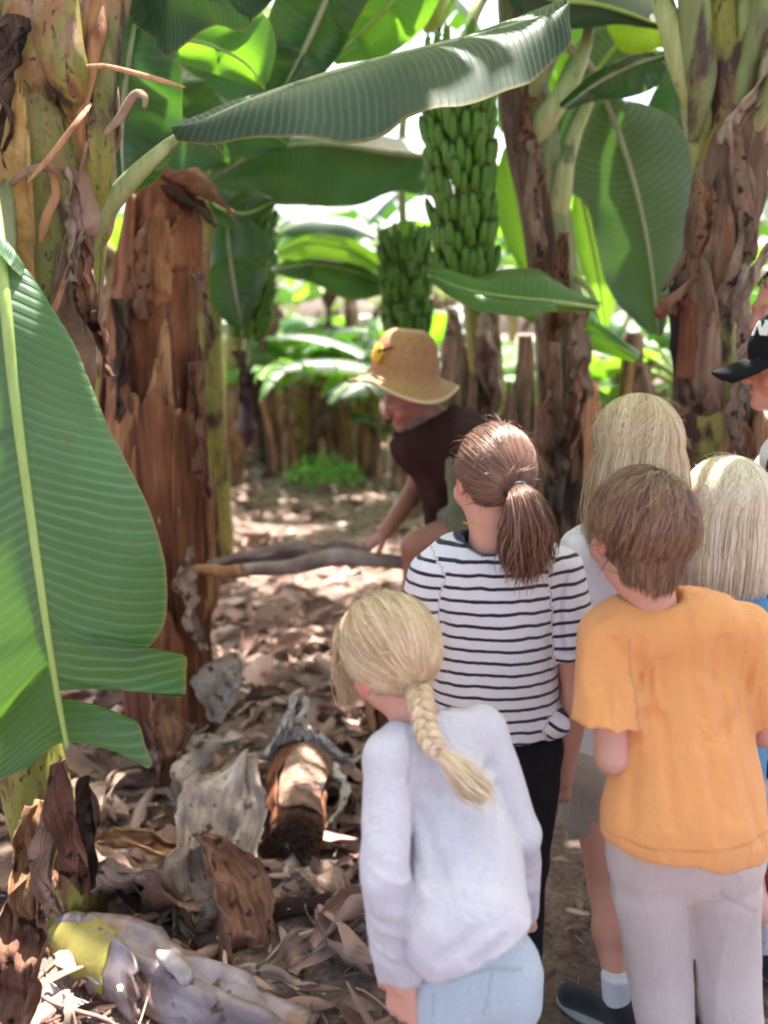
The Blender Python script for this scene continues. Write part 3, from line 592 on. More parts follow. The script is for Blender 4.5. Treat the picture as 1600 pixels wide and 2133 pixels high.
dead('dead_leaf', 'dark brown rotten leaf between the scoop shaped leaf and the fallen stem', 'dead leaf', 'darkdry', 345, 2000, 1.85, .34, .16, 10, 5, 0, 1.4, .6, 49, .03, g_)
# fallen pseudostem
def log(name, label, m, pts, rad, endm, cat='log', seed=0, rough=.012):
    o = thing(name, label, cat, pts[0]*np.array([1, 1, 0])); ob, f = trunk(o, m, pts, rad, seed, rough, 'stem', 40, 40); return o, f
M['yellowgreen'] = fibre_mat('yellow_green_sheath', [(.3, (.17, .13, .03)), (.5, (.27, .23, .05)), (.7, (.36, .29, .08))], (18, 18, 18), 2, .5, [((9, 9, 9), .6, .68, (.2, .12, .08))], .3)
M['rust'] = fibre_mat('rusty_sheath', [(.3, (.12, .05, .02)), (.5, (.32, .19, .05)), (.7, (.46, .34, .15))], (18, 18, 18), 3, .5, None, .5)
M['lilac_stem'] = fibre_mat('mottled_pale_sheath', [(.3, (.09, .06, .055)), (.5, (.19, .145, .145)), (.7, (.38, .33, .345))], (8, 8, 8), 3, .38, [((7, 7, 7), .56, .64, (.20, .11, .055)), ((14, 14, 14), .58, .64, (.09, .05, .045))], .5, .5)
lo, lf = log('fallen_stem', 'fallen pale mottled banana stem with yellow green cut end along the bottom left', 'lilac_stem', [P(118, 1945, 1.90), P(215, 1985, 1.78), P(320, 2035, 1.69), P(440, 2095, 1.60), P(640, 2180, 1.52)], [.045, .078, .085, .078, .065], None, seed=4, rough=.022)
sheath(lo, 'yellowgreen', lf, -40, 200, .0, .42, .006, .012, .03, 2, .008, 'cut_end_sheath', taper=.25)
sheath(lo, 'lilac_stem', lf, 20, 170, .25, .60, .012, .016, .08, 3, .008, 'torn_sheath', taper=.2)
sheath(lo, 'tan', lf, 10, 60, .40, .80, .016, .02, .06, 6, .006, 'torn_sheath', taper=.5)
V, L = tube_arr(spline([P(330, 1990, 1.64), P(365, 2010, 1.60), P(392, 2040, 1.60)], 12), [*np.interp(np.linspace(0, 1, 12), [0, .5, 1], [.012, .022, .016])], 12); V = V+.006*np.stack([vn(V*40), vn(V*30+3), vn(V*44+7)], -1); mesh('stem_knob', V, L, M['white_rot'], lo)
# cut log
lo2, lf2 = log('cut_log', 'short cut banana stem log with a dark fibrous end facing the camera, pale torn top', 'brown', [P(618, 1738, 2.15), P(622, 1645, 2.4), P(622, 1560, 2.66)], [.084, .092, .088], None, seed=8, rough=.008)
M['rot'] = fibre_mat('rotten_core', [(.3, (.02, .012, .01)), (.5, (.07, .038, .025)), (.7, (.18, .10, .065))], (60, 60, 60), 4, .9, None, 1.0)
mb = MB(); cc = P(618, 1738, 2.14); e1 = nrm(P(618, 1738, 2.15)-P(622, 1645, 2.4))
for i in range(260):
    a = rng.random()*6.283; r_ = .08*rng.random()**.5; b1 = np.array([1, 0, 0]); b2 = nrm(np.cross(e1, b1)); p0 = cc+(b1*math.cos(a)+b2*math.sin(a))*r_
    s = np.linspace(0, 1, 5)[:, None]; mb.tube(p0+e1*s*.016+rng.normal(size=3)*.010*s**2+np.array([0, 0, -.012])*s**2, .0035*(1-.6*s[:, 0]), 4)
mb.build('rotten_end', M['rot'], lo2)
sheath(lo2, 'brown', lf2, 20, 110, .05, .75, .012, .006, .15, 5, .006, 'torn_sheath'); sheath(lo2, 'brown2', lf2, -70, 10, .0, .8, .014, .015, .1, 6, .006, 'torn_sheath')
def hang(V, px, py, Y, rot=0, tw=0):
    A = np.array(Matrix.Rotation(R(rot), 3, 'Y') @ Matrix.Rotation(R(90), 3, 'Y') @ Matrix.Rotation(R(tw), 3, 'X')); return V@A.T+P(px, py, Y)
for i, (px, py, rot, L_, W_) in enumerate([(572, 1545, 35, .16, .07), (603, 1505, 8, .19, .06), (643, 1505, -6, .18, .09), (680, 1550, -55, .18, .05), (590, 1550, 60, .15, .06), (640, 1540, -30, .13, .08), (560, 1590, 20, .2, .06), (705, 1570, -40, .2, .035)]):
    V, Fq, uv = crumple((0, 0, 0), L_, W_, 0, 0, 0, 1.9, .35, 200+i, 40, 18, .014); o = mesh('torn_sheath', hang(V, px, py, 2.56, rot, 60+i*50), Fq, UVM['white_rot'], lo2, uv=uv); o.modifiers.new('t', 'SOLIDIFY').thickness = .006
# grey stalk the man is touching
st = thing('cut_stalk', 'long grey brown banana stalk with orange cut end under the hand of the man', 'stalk', P(620, 1180, 2.95))
pp = [P(500, 1188, 2.93), P(600, 1180, 2.98), P(700, 1160, 3.0), P(780, 1165, 3.0), P(860, 1175, 3.02), P(960, 1190, 3.02)]
V, L = tube_arr(spline(pp, 40), np.interp(np.linspace(0, 1, 40), [0, .4, .6, 1], [.03, .04, .036, .034]), 16, .7, (0, -.4, 1)); V = V+.008*np.stack([vn(V*np.array([8, 30, 30])), 0*V[:, 0], vn(V*np.array([7, 25, 25])+4)], -1)
mesh('stalk', V, L, M['stalk'], st)
V, L = tube_arr(spline([P(398, 1184, 2.88), P(420, 1186, 2.88), P(460, 1190, 2.9), P(515, 1190, 2.94)], 20), np.interp(np.linspace(0, 1, 20), [0, .15, .5, 1], [.010, .024, .030, .032]), 16, .7, (0, -.4, 1)); V = V+.006*np.stack([vn(V*12), 0*V[:, 0], vn(V*25+4)], -1)
mesh('cut_end', V, L, M['tan'], st)
V, Fq, uv = crumple((0, 0, 0), .62, .12, R(6), R(-4), R(-60), 1.1, .1, 51, 40, 12, .02); mesh('loose_fibre', V+P(600, 1165, 3.0), Fq, M['stalk'], st)
V, L = tube_arr(spline([P(930, 1200, 3.02), P(920, 1290, 3.04), P(925, 1420, 3.05)], 20), .05, 14); V = V+.006*np.stack([vn(V*12), vn(V*9+3), 0*V[:, 0]], -1); mesh('upright_stub', V, L, M['brown'], st)
# ================================================================== hero plants
def to_ground(px, Y): p = P(px, 1000, Y); return np.array([p[0], p[1], -.03])
def crown(parent, base, n, seed, m='leaf_mid', el=(55, 80), L=(1.7, 2.3), W=.27, az0=0, rad=.06, skip=(), dr=(1.3, 2.0)):
    r = np.random.default_rng(seed)
    for i in range(n):
        az = az0+i*2.4+r.normal()*.15; deg = math.degrees(az) % 360; q = (r.random(), r.random(), r.random(), r.random())
        if any(a < deg < b for a, b in skip): continue
        mb, mr = MB(), MB(); gleaf(mb, mr, np.asarray(base)+np.array([math.cos(az), math.sin(az), 0])*rad*.5, az, R(el[0]+(el[1]-el[0])*q[0]), L[0]+(L[1]-L[0])*q[1], W*(.85+.3*q[2]), dr[0]+(dr[1]-dr[0])*q[3], (r.random()-.5)*.5, r.integers(2, 14), seed*50+i)
        o = mb.build('leaf', M[m], parent); mr.build('midrib', M['rib'], o)
# --- H1: near left plant
b1 = to_ground(62, 1.95)
H1 = thing('banana_plant', 'nearest banana plant at the left edge, mottled stem, huge hanging leaf and arching leaf', 'banana plant', b1)
p1 = [b1, P(40, 1500, 1.93), P(62, 900, 1.92), P(92, 450, 1.94), P(105, 150, 1.97), P(120, -350, 2.05)]
t1, f1 = trunk(H1, 'stem', p1, [.10, .075, .115, .145, .14, .09], 1, .012)
# petioles rising
def petiole(parent, pts, rad, m='petiole', name='petiole', flat=.6, ref=(0, -1, .2)):
    q0 = P(*pts[0])+np.array([0, .05, -.10])+(P(*pts[0])-P(*pts[1]))*.3; p = spline([q0]+[P(*q) for q in pts], 44); rad = [rad[0]*.35]+list(rad); V, L = tube_arr(p, np.interp(np.linspace(0, 1, 44), np.linspace(0, 1, len(rad)), rad), 14, flat, ref); V = V+.003*np.stack([vn(V*20), 0*V[:, 0], vn(V*20+5)], -1); return mesh(name, V, L, M[m], parent)
petiole(H1, [(190, 330, 1.86), (200, 120, 1.88), (235, -40, 1.92), (300, -260, 2.0)], [.05, .055, .045, .03], 'stem')
petiole(H1, [(170, 250, 1.82), (195, 100, 1.84), (215, -30, 1.9), (240, -260, 1.95)], [.012, .022, .02, .015], 'tan')
petiole(H1, [(60, 160, 1.85), (45, 60, 1.84), (20, -30, 1.86), (-40, -260, 1.9)], [.03, .035, .03, .02], 'stem')
petiole(H1, [(135, 130, 1.80), (120, 60, 1.82), (110, -20, 1.84), (90, -200, 1.9)], [.045, .05, .045, .03], 'stem')
petiole(H1, [(20, 360, 1.80), (15, 500, 1.74), (12, 620, 1.7), (5, 900, 1.68)], [.022, .016, .012, .01], 'stem_pale')
sheath(H1, 'rust', f1, 66, 104, .50, .80, .030, .006, .04, 3, .008, 'yellow_sheath', taper=.55)
sheath(H1, 'stem', f1, 100, 215, .42, .66, .016, .006, .03, 5, .008, 'dry_sheath')
sheath(H1, 'darkdry', f1, 105, 185, .56, .84, .014, .012, .06, 6, .006, 'dry_sheath', taper=.4)
sheath(H1, 'stem', f1, 60, 130, .76, .95, .02, .02, .05, 31, .006, 'dry_sheath', taper=.3)
sheath(H1, 'dry', f1, 10, 50, .66, .86, .02, .02, .05, 32, .006, 'dry_sheath', taper=.4)
sheath(H1, 'tan', f1, 112, 140, .45, .74, .022, .006, .08, 8, .005, 'dry_sheath', taper=.5)
sheath(H1, 'dry', f1, 10, 75, .52, .72, .014, .008, .06, 9, .005, 'dry_sheath', taper=.6)
sheath(H1, 'stem', f1, -30, 95, .2, .555, .016, .004, .03, 12, .008, 'dry_sheath')
sheath(H1, 'dry', f1, 30, 55, .36, .60, .022, .006, .10, 14, .005, 'dry_sheath', taper=.5)
sheath(H1, 'tan', f1, 55, 72, .38, .545, .026, .010, .05, 16, .004, 'dry_sheath', taper=.3, curl=.01)
def ribbon(parent, pts, w, m='dry', name='dry_strip', seed=0):
    p = spline([P(*q) for q in pts], 26); V, L = tube_arr(p, np.interp(np.linspace(0, 1, 26), [0, .2, .8, 1], [w*.5, w, w, w*.4]), 8, .3, nrm(np.array([.2, -1, .3]))); return mesh(name, V, L, M[m], parent)
ribbon(H1, [(170, 138, 1.8), (215, 138, 1.78), (290, 155, 1.76), (385, 182, 1.75)], .006, 'tan')
ribbon(H1, [(190, 215, 1.8), (160, 255, 1.72), (110, 320, 1.7), (58, 380, 1.7)], .006, 'tan')
ribbon(H1, [(205, 290, 1.86), (250, 245, 1.8), (290, 195, 1.78), (303, 205, 1.77), (300, 225, 1.77)], .010, 'dry')
ribbon(H1, [(20, 385, 1.76), (60, 355, 1.72), (105, 350, 1.72), (140, 372, 1.74)], .009, 'dry')
ribbon(H1, [(105, 350, 1.74), (118, 400, 1.74), (98, 450, 1.74), (85, 505, 1.75)], .010, 'tan')
ribbon(H1, [(145, 560, 1.8), (130, 600, 1.76), (112, 650, 1.74), (100, 690, 1.74)], .007, 'tan')
# big left leaf
BL = hleaf(H1, 'leaf_big', 1.45, [(-30, 330, .28), (-5, 480, .12), (10, 620, .04), (30, 820, 0), (62, 1060, -.04), (95, 1290, -.06), (122, 1460, -.06), (141, 1560, -.05)],
    [(1, .17, .79, [(12, 545, .05), (60, 590, .07), (120, 650, .09), (170, 740, .1), (215, 860, .1), (268, 975, .08), (318, 1085, .06), (338, 1150, .05), (347, 1245, .04), (336, 1310, .03), (292, 1358, 0), (262, 1366, -.02)]),
     (1, .795, .905, [(374, 1362, .0), (386, 1366, .01), (388, 1400, .02), (384, 1448, .02), (376, 1458, 0)]),
     (1, .915, .995, [(286, 1504, 0), (292, 1512, .01), (302, 1550, .0), (313, 1598, -.01), (308, 1602, -.01)]),
     (-1, .15, .52, [(-30, 460, .1), (-150, 600, .08), (-230, 800, .05), (-250, 985, .03)]),
     (-1, .50, .995, [(-250, 1010, .02), (-260, 1250, .0), (-255, 1500, -.02), (-190, 1690, -.03), (-60, 1650, -.04), (60, 1600, -.05)])],
    (.014, .005), .022, [(90, 20, .52, .03), (30, -90, .48, .024), (-60, -80, .42, .02), (-95, 60, .36, .018), (-70, 220, .31, .016), (-30, 330, .28, .014)], 'rib', .012, 2., label='huge green leaf hanging down with two torn strips at its tip', n=60)
V, Fq, uv = crumple((0, 0, 0), .30, .085, 0, 0, 0, 1.5, .15, 3, 50, 20, .012)
def hang(V, px, py, Y, rot=0, tw=0):
    A = np.array(Matrix.Rotation(R(rot), 3, 'Y') @ Matrix.Rotation(R(90), 3, 'Y') @ Matrix.Rotation(R(tw), 3, 'X')); return V@A.T+P(px, py, Y)
mesh('dry_leaf_tip', hang(V, 148, 1735, 1.42, -6, 90), Fq, UVM['brown'], BL, uv=uv)
V, Fq, uv = crumple((0, 0, 0), .26, .07, 0, 0, 0, 1.8, .3, 8, 50, 20, .02); mesh('dry_leaf_tip', hang(V, 182, 1745, 1.44, 4, 60), Fq, UVM['darkdry'], BL, uv=uv)
V, Fq, uv = crumple((0, 0, 0), .36, .06, 0, 0, 0, 1.6, .3, 18, 50, 20, .02); mesh('dry_leaf_tip', hang(V, 112, 1760, 1.44, 8, 110), Fq, UVM['dry'], BL, uv=uv)
# arching leaf
AL = hleaf(H1, 'leaf_grey', 1.9, [(368, 287, -.02), (480, 232), (640, 170, .03), (800, 122, .06), (1000, 72, .1), (1120, 38, .12), (1176, 26, .13)],
    [(1, 0, 1, [(372, 300, -.04), (440, 306, -.08), (545, 290, -.12), (640, 286, -.15), (735, 292, -.16), (800, 275, -.16), (850, 238, -.15), (905, 216, -.13), (980, 210, -.10), (1050, 190, -.06), (1100, 172, -.02), (1150, 130, .03), (1192, 80, .08), (1186, 36, .12)]),
     (-1, 0, 1, [(390, 290, .1), (480, 262, .25), (640, 225, .35), (800, 180, .42), (1000, 120, .42), (1150, 60, .3), (1186, 34, .18)])],
    (.010, .003), .03, [(138, 735, .05, .030), (160, 600, .03, .036), (195, 480, .0, .034), (250, 400, -.02, .026), (310, 338, -.03, .022), (368, 287, -.02, .014)], 'petiole', .010, 4., label='long arching leaf stretching right across the top', n=70)
crown(H1, P(120, -380, 2.08), 9, 21, 'leaf_mid', skip=((250, 300),), az0=2.2)
# --- H2: brown stump
b2 = to_ground(330, 3.05)
H2 = thing('banana_stump', 'tall dead brown banana stump with broken top beside the huge hanging leaf', 'stump', b2)
p2 = [b2, P(330, 1150, 3.05), P(325, 800, 3.05), P(338, 560, 3.07), P(348, 395, 3.1)]
t2, f2 = trunk(H2, 'brown', p2, [.165, .165, .165, .145, .125], 5, .022)
for (a0, a1, s0, s1, o, fl, rg, sd, mm, tp) in [(35, 105, .30, .685, .035, .012, .05, 1, 'brown', .1), (88, 130, .34, .70, .042, .006, .03, 2, 'tan', .25), (52, 84, .62, .86, .02, .008, .10, 3, 'tan', .5), (100, 160, .0, .9, .012, .014, .06, 4, 'brown', .2),
    (150, 215, .2, .78, .024, .018, .08, 5, 'brown', .3), (-10, 48, .1, .84, .02, .01, .10, 6, 'brown', .35), (20, 60, .0, .66, .036, .012, .03, 7, 'brown', .2), (108, 150, .72, 1.0, .016, .006, .06, 8, 'brown', .2), (60, 100, .80, 1.0, .012, .008, .06, 9, 'tan', .3), (20, 70, .85, 1.0, .014, .012, .05, 10, 'brown', .2), (55, 125, .0, .36, .045, .01, .08, 11, 'brown', .1), (-5, 25, .2, .56, .045, .03, .08, 12, 'tan', .4)]:
    sheath(H2, mm, f2, a0, a1, s0, s1, o, fl, rg, sd+20, .012, 'dry_sheath', taper=tp)
V, Fq, uv = crumple((0, 0, 0), .36, .13, R(-4), R(24), R(-40), 1.5, .3, 31, 40, 16, .015); mesh('broken_flap', V+P(395, 392, 2.98), Fq, UVM['brown'], H2, uv=uv)
V, Fq, uv = crumple((0, 0, 0), .26, .10, R(10), R(30), R(20), 1.8, .2, 35, 40, 16, .02); mesh('broken_flap', V+P(385, 425, 3.0), Fq, UVM['darkdry'], H2, uv=uv)
V, Fq, uv = crumple((0, 0, 0), .28, .05, 0, 0, 0, 1.8, .6, 36, 40, 10, .02); mesh('broken_flap', hang(V, 425, 640, 2.98, -8, 40), Fq, UVM['dry'], H2, uv=uv)
# --- bananas
def banana(mb, p0, out, up, L, r, bendk=.9, tipq=1.0):
    out = nrm(out); up = nrm(up); n = 8; s = np.linspace(0, 1, n); a = 1.30*np.clip(s*2.4, 0, 1)**.8+.30*s
    d = out[None]*np.cos(a)[:, None]+up[None]*np.sin(a)[:, None]; path = p0+np.concatenate([[[0, 0, 0]], np.cumsum((d[1:]+d[:-1])/2*(L/(n-1)), 0)])
    rad = r*np.array([.40, .75, 1, 1.02, 1, .95, .80, .36]); V, Lf = tube_arr(path, rad, 7, 1, (0.01, .02, 1) if abs(out[2]) < .9 else (1, 0, 0)); mb.add(V, Lf, q=np.concatenate([np.repeat(s, 7), [0, 1]]))
def bunch(parent, pts, tiers, Rr, Lb, rb, seed, label=None, per=17, t0=.06, t1=.96, stalk=.022, clus=4, prof=None):
    r = np.random.default_rng(seed); ax = spline(pts, 40); V, L = tube_arr(ax, stalk, 10, 1, (0, 1, .01)); o = mesh('fruit_bunch', V, L, M['petiole'], parent)
    if label: o['label'] = label
    for k in range(tiers):
        t = t0+(t1-t0)*k/(tiers-1); c = ax[int(t*39)]; T = nrm(ax[min(39, int(t*39)+1)]-ax[max(0, int(t*39)-1)]); mb = MB(); pr = 1 if prof is None else np.interp(t, *prof)
        for row in range(2):
            for i in range(per):
                a = 2*np.pi*(i+.5*row)/per+k*.9+r.normal()*.03+.16*math.sin(clus*2*np.pi*i/per); rv = np.array([math.cos(a), math.sin(a), 0]); rv = nrm(rv-T*np.dot(rv, T))
                up = -T; R2 = Rr*pr*(1-.16*row)*(1+.05*r.normal())
                p0 = c+rv*R2*.52+T*(.02+.035*row-.01)+T*.03*abs(math.sin(clus*np.pi*i/per))
                banana(mb, p0, rv*1.0+T*.35, up*1.0+rv*.18, Lb*pr*(.92+.16*r.random()), rb*(.92+.12*r.random())*(.8+.2*pr), 1.0)
        mb.build('banana_hand', M['banana'], o)
    return o
# --- H3: fruiting plant right of centre
b3 = to_ground(1185, 3.5)
H3 = thing('banana_plant', 'fruiting banana plant right of the straw hat, carrying the biggest green bunch', 'banana plant', b3)
p3 = [b3, P(1180, 1000, 3.5), P(1172, 750, 3.5), P(1150, 500, 3.5), P(1115, 300, 3.5), P(1085, 120, 3.5), P(1060, -120, 3.5)]
t3, f3 = trunk(H3, 'stem_pale', p3, [.13, .12, .115, .105, .095, .085, .06], 9, .010)
for (a0, a1, s0, s1, o, fl, rg, sd, mm, tp) in [(95, 200, .55, .93, .010, .01, .05, 1, 'darkdry', .2), (70, 120, .78, .97, .014, .014, .04, 2, 'brown2', .2), (100, 150, .30, .58, .016, .02, .04, 3, 'brown2', .2), (55, 105, .38, .60, .018, .02, .06, 4, 'dry', .3), (20, 80, .2, .47, .026, .018, .03, 5, 'tan', .1), (110, 170, .0, .43, .03, .02, .03, 6, 'brown2', .1), (60, 115, .0, .34, .035, .014, .03, 7, 'brown2', .15), (10, 60, .0, .30, .045, .02, .04, 8, 'brown2', .1), (75, 95, .1, .52, .012, .012, .08, 9, 'brown2', .3)]:
    sheath(H3, mm, f3, a0, a1, s0, s1, o, fl, rg, sd+40, .010, 'dry_sheath', taper=tp)
bunch(H3, [P(1040, -60, 3.42), P(985, 40, 3.3), P(958, 190, 3.25), P(962, 400, 3.25), P(972, 585, 3.25)], 9, .150, .135, .0172, 3, 'largest bunch of green bananas', per=16, t0=.36, t1=.955, prof=([0, .3, .75, 1], [1.05, 1.05, .98, .88]))
hleaf(H3, 'leaf_under', 3.6, [(1262, 205, 0), (1300, 310), (1342, 470), (1362, 600), (1372, 700)],
    [(-1, .02, 1, [(1255, 215, .02), (1205, 290, .05), (1176, 365, .08), (1185, 395, .08), (1215, 420, .07), (1240, 500, .06), (1262, 590, .04), (1300, 650, .02), (1350, 692, 0)]),
     (1, .02, 1, [(1290, 205, .0), (1390, 235, .03), (1430, 290, .05), (1445, 380, .06), (1438, 480, .06), (1415, 570, .05), (1396, 640, .02), (1380, 696, 0)])], (.014, .005), .03, [(1100, 60, -.15, .03), (1170, 90, -.1, .024), (1230, 140, -.04, .018), (1262, 205, 0, .014)], 'ribgrey', .02, 6., label='broad grey green leaf hanging between the two stems')
hleaf(H3, 'leaf_mid', 2.95, [(1246, 640, .3), (1150, 628, .1), (1050, 618, 0), (960, 600, -.05), (890, 572, -.05)],
    [(1, 0, 1, [(1240, 632, .3), (1180, 596, .2), (1110, 562, .15), (1040, 563, .1), (985, 580, .05), (930, 560, 0), (886, 560, -.04)]),
     (-1, 0, 1, [(1244, 648, .3), (1150, 650, .1), (1080, 657, -.05), (1000, 652, -.08), (940, 622, -.08), (895, 585, -.05)])], (.010, .004), .02, [(1180, 560, .5, .016), (1225, 600, .42, .014), (1246, 640, .3, .01)], 'rib', .012, 7., label='low leaf reaching left over the straw hat')
hleaf(H3, 'leaf_lit', 3.9, [(1060, 300, 0), (1075, 400), (1095, 500), (1118, 590)], [(1, 0, 1, [(1064, 300), (1095, 360), (1112, 450), (1125, 560), (1122, 595)]), (-1, 0, 1, [(1048, 310), (1030, 380), (1040, 470), (1085, 560), (1112, 592)])], (.01, .004), .02, None, 'rib', .01, 8.)
hleaf(H3, 'leaf_lit', 4.1, [(1205, 380, 0), (1225, 470), (1245, 570), (1262, 680)], [(1, 0, 1, [(1215, 385), (1250, 420), (1275, 520), (1285, 620), (1268, 685)]), (-1, 0, 1, [(1195, 390), (1190, 470), (1215, 570), (1250, 680)])], (.01, .004), .02, None, 'rib', .01, 9.)
hleaf(H3, 'leaf_mid', 3.7, [(1080, 640, .2), (1150, 655, .1), (1230, 690, 0), (1330, 745, -.1)], [(1, 0, 1, [(1090, 635), (1160, 640), (1240, 668), (1330, 738)]), (-1, 0, 1, [(1080, 655), (1140, 690), (1220, 725), (1320, 755)])], (.01, .004), .02, None, 'rib', .01, 10.)
hleaf(H3, 'leaf_grey', 3.3, [(1040, -70, .0), (1130, -10), (1250, 10), (1400, 60)], [(1, 0, 1, [(1050, -10), (1100, 60), (1200, 62), (1300, 50), (1395, 66)]), (-1, 0, 1, [(1060, -120, .3), (1150, -100, .4), (1300, -60, .4), (1400, 50)])], (.014, .004), .02, None, 'rib', .015, 11.)
hleaf(H3, 'leaf_brown', 3.5, [(1260, 40, .0), (1320, 52), (1390, 62)], [(1, 0, 1, [(1275, 78), (1290, 104), (1330, 116), (1372, 112), (1388, 80)])], (.01, .004), .015, None, 'rib', .01, 12.)
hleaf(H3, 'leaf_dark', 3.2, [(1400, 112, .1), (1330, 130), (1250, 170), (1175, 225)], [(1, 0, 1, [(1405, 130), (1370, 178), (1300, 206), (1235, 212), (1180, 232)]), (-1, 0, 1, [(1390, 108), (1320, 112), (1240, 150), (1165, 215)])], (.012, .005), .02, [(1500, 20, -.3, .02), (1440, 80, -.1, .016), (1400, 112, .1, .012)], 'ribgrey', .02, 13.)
for i, pts in enumerate([[(1110, 180, 3.4), (1150, 100, 3.4), (1190, 30, 3.45), (1240, -80, 3.5)], [(1130, 260, 3.4), (1185, 180, 3.38), (1215, 110, 3.4), (1230, 0, 3.5)], [(1115, 150, 3.45), (1120, 60, 3.5), (1140, -60, 3.6)], [(1165, 420, 3.42), (1190, 300, 3.4), (1215, 240, 3.42), (1240, 180, 3.5)]]):
    petiole(H3, pts, [.05, .035, .022, .018], 'petiole' if i % 2 else 'stem_pale')
crown(H3, P(1060, -160, 3.5), 9, 33, 'leaf_mid', az0=1.0, skip=((190, 240),))
# --- H4: right trunk
b4 = to_ground(1500, 2.75)
H4 = thing('banana_plant', 'thick banana plant at the right edge with ragged brown sheaths and curled cut stubs', 'banana plant', b4)
p4 = [b4, P(1495, 1000, 2.75), P(1480, 800, 2.75), P(1478, 620, 2.76), P(1498, 450, 2.78), P(1520, 250, 2.8), P(1515, 50, 2.82), P(1500, -250, 2.85)]
t4, f4 = trunk(H4, 'stem', p4, [.13, .125, .12, .115, .105, .10, .10, .07], 12, .010)
for (a0, a1, s0, s1, o, fl, rg, sd, mm, tp) in [(15, 165, .60, .80, .010, .012, .06, 1, 'darkdry', .1), (10, 80, .70, .90, .012, .02, .06, 2, 'dry', .35), (80, 150, .55, .72, .018, .018, .06, 3, 'brown2', .2), (95, 170, .44, .64, .022, .03, .04, 4, 'brown2', .3), (25, 90, .40, .60, .016, .012, .10, 5, 'darkdry', .5), (60, 105, .25, .455, .022, .018, .02, 6, 'tan', .05), (15, 62, .2, .47, .02, .02, .02, 7, 'tan', .05), (100, 150, .2, .43, .03, .02, .02, 8, 'brown2', .05), (130, 180, .1, .36, .036, .02, .02, 9, 'tan', .05), (30, 75, .0, .35, .036, .016, .02, 10, 'brown2', .05), (75, 125, .0, .36, .04, .012, .03, 11, 'brown2', .05), (-20, 30, .0, .38, .03, .02, .03, 12, 'tan', .1), (55, 80, .3, .42, .05, .012, .02, 13, 'tan', .05), (20, 100, .82, 1.0, .008, .01, .04, 14, 'stem_pale', .1)]:
    sheath(H4, mm, f4, a0, a1, s0, s1, o, fl, rg, sd+60, .010, 'dry_sheath', taper=tp)
V, L = tube_arr(spline([P(1425, 790, 2.66), P(1432, 700, 2.66), P(1430, 640, 2.66), P(1400, 628, 2.64), P(1368, 655, 2.62)], 30), np.interp(np.linspace(0, 1, 30), [0, .5, .8, 1], [.03, .034, .03, .018]), 14, .8, (0, -1, .1)); V = V+.008*np.stack([vn(V*22), 0*V[:, 0], vn(V*22+5)], -1); mesh('curled_stub', V, L, M['brown'], H4)
V, L = tube_arr(spline([P(1380, 605, 2.7), P(1405, 570, 2.7), P(1435, 530, 2.7)], 20), [*np.linspace(.006, .02, 20)], 10); mesh('curled_stub', V, L, M['darkdry'], H4)
for i, (pts, rd) in enumerate([([(1460, 260, 2.75), (1425, 150, 2.72), (1395, 50, 2.72), (1360, -60, 2.75), (1300, -200, 2.8)], [.04, .045, .035, .028, .02]), ([(1460, 180, 2.7), (1450, 60, 2.7), (1440, -60, 2.7), (1420, -250, 2.75)], [.05, .05, .04, .02]), ([(1545, 220, 2.72), (1570, 100, 2.72), (1590, -40, 2.72), (1640, -200, 2.75)], [.04, .04, .03, .02]), ([(1560, 300, 2.7), (1600, 200, 2.66), (1650, 60, 2.66)], [.02, .03, .02])]):
    petiole(H4, pts, rd, 'petiole' if i == 0 else 'stem_pale')
V, Fq, uv = crumple((0, 0, 0), .34, .10, 0, 0, 0, 1.6, .4, 71, 40, 14, .025); mesh('dry_flap', hang(V, 1575, 190, 2.66, 28, 60), Fq, UVM['greydry'], H4, uv=uv)
V, Fq, uv = crumple((0, 0, 0), .40, .07, 0, 0, 0, 1.6, .3, 73, 40, 14, .02); mesh('dry_flap', hang(V, 1520, 560, 2.62, 14, 60), Fq, UVM['dry'], H4, uv=uv)
crown(H4, P(1500, -270, 2.86), 9, 47, 'leaf_mid', az0=.6, skip=((195, 235),))
def drys(parent, items, sd):
    for i, (px, py, Y, L_, W_, rot, mm) in enumerate(items):
        V, Fq, uv = crumple((0, 0, 0), L_, W_, 0, 0, 0, 1.9, .25, sd+i, 60, 20, .03); mesh('dry_leaf', hang(V, px, py, Y, rot, 50+i*47), Fq, UVM[mm], parent, uv=uv)
drys(H4, [(1440, 520, 2.6, .40, .12, 10, 'brown'), (1545, 400, 2.62, .42, .13, -14, 'dry'), (1545, 860, 2.56, .30, .07, -6, 'dry'), (1570, 640, 2.6, .4, .08, 6, 'dry')], 400)
drys(H3, [(1110, 420, 3.34, .45, .12, -6, 'dry'), (1165, 600, 3.32, .42, .12, 4, 'brown'), (1200, 850, 3.3, .42, .12, 6, 'brown'), (1140, 880, 3.3, .5, .11, -4, 'brown'), (1215, 740, 3.32, .34, .10, -8, 'dry'), (1160, 1010, 3.28, .4, .12, 3, 'darkdry'), (1090, 230, 3.38, .3, .1, 8, 'brown')], 440)
drys(H2, [(250, 760, 2.86, .45, .10, 4, 'darkdry'), (420, 900, 2.88, .5, .08, -3, 'brown'), (300, 560, 2.9, .34, .09, 6, 'brown'), (400, 1250, 2.82, .4, .10, -4, 'dry')], 480)
drys(H1, [(150, 470, 1.74, .22, .03, 6, 'dry'), (200, 640, 1.8, .3, .04, -6, 'brown'), (25, 200, 1.78, .3, .05, 10, 'darkdry')], 500)
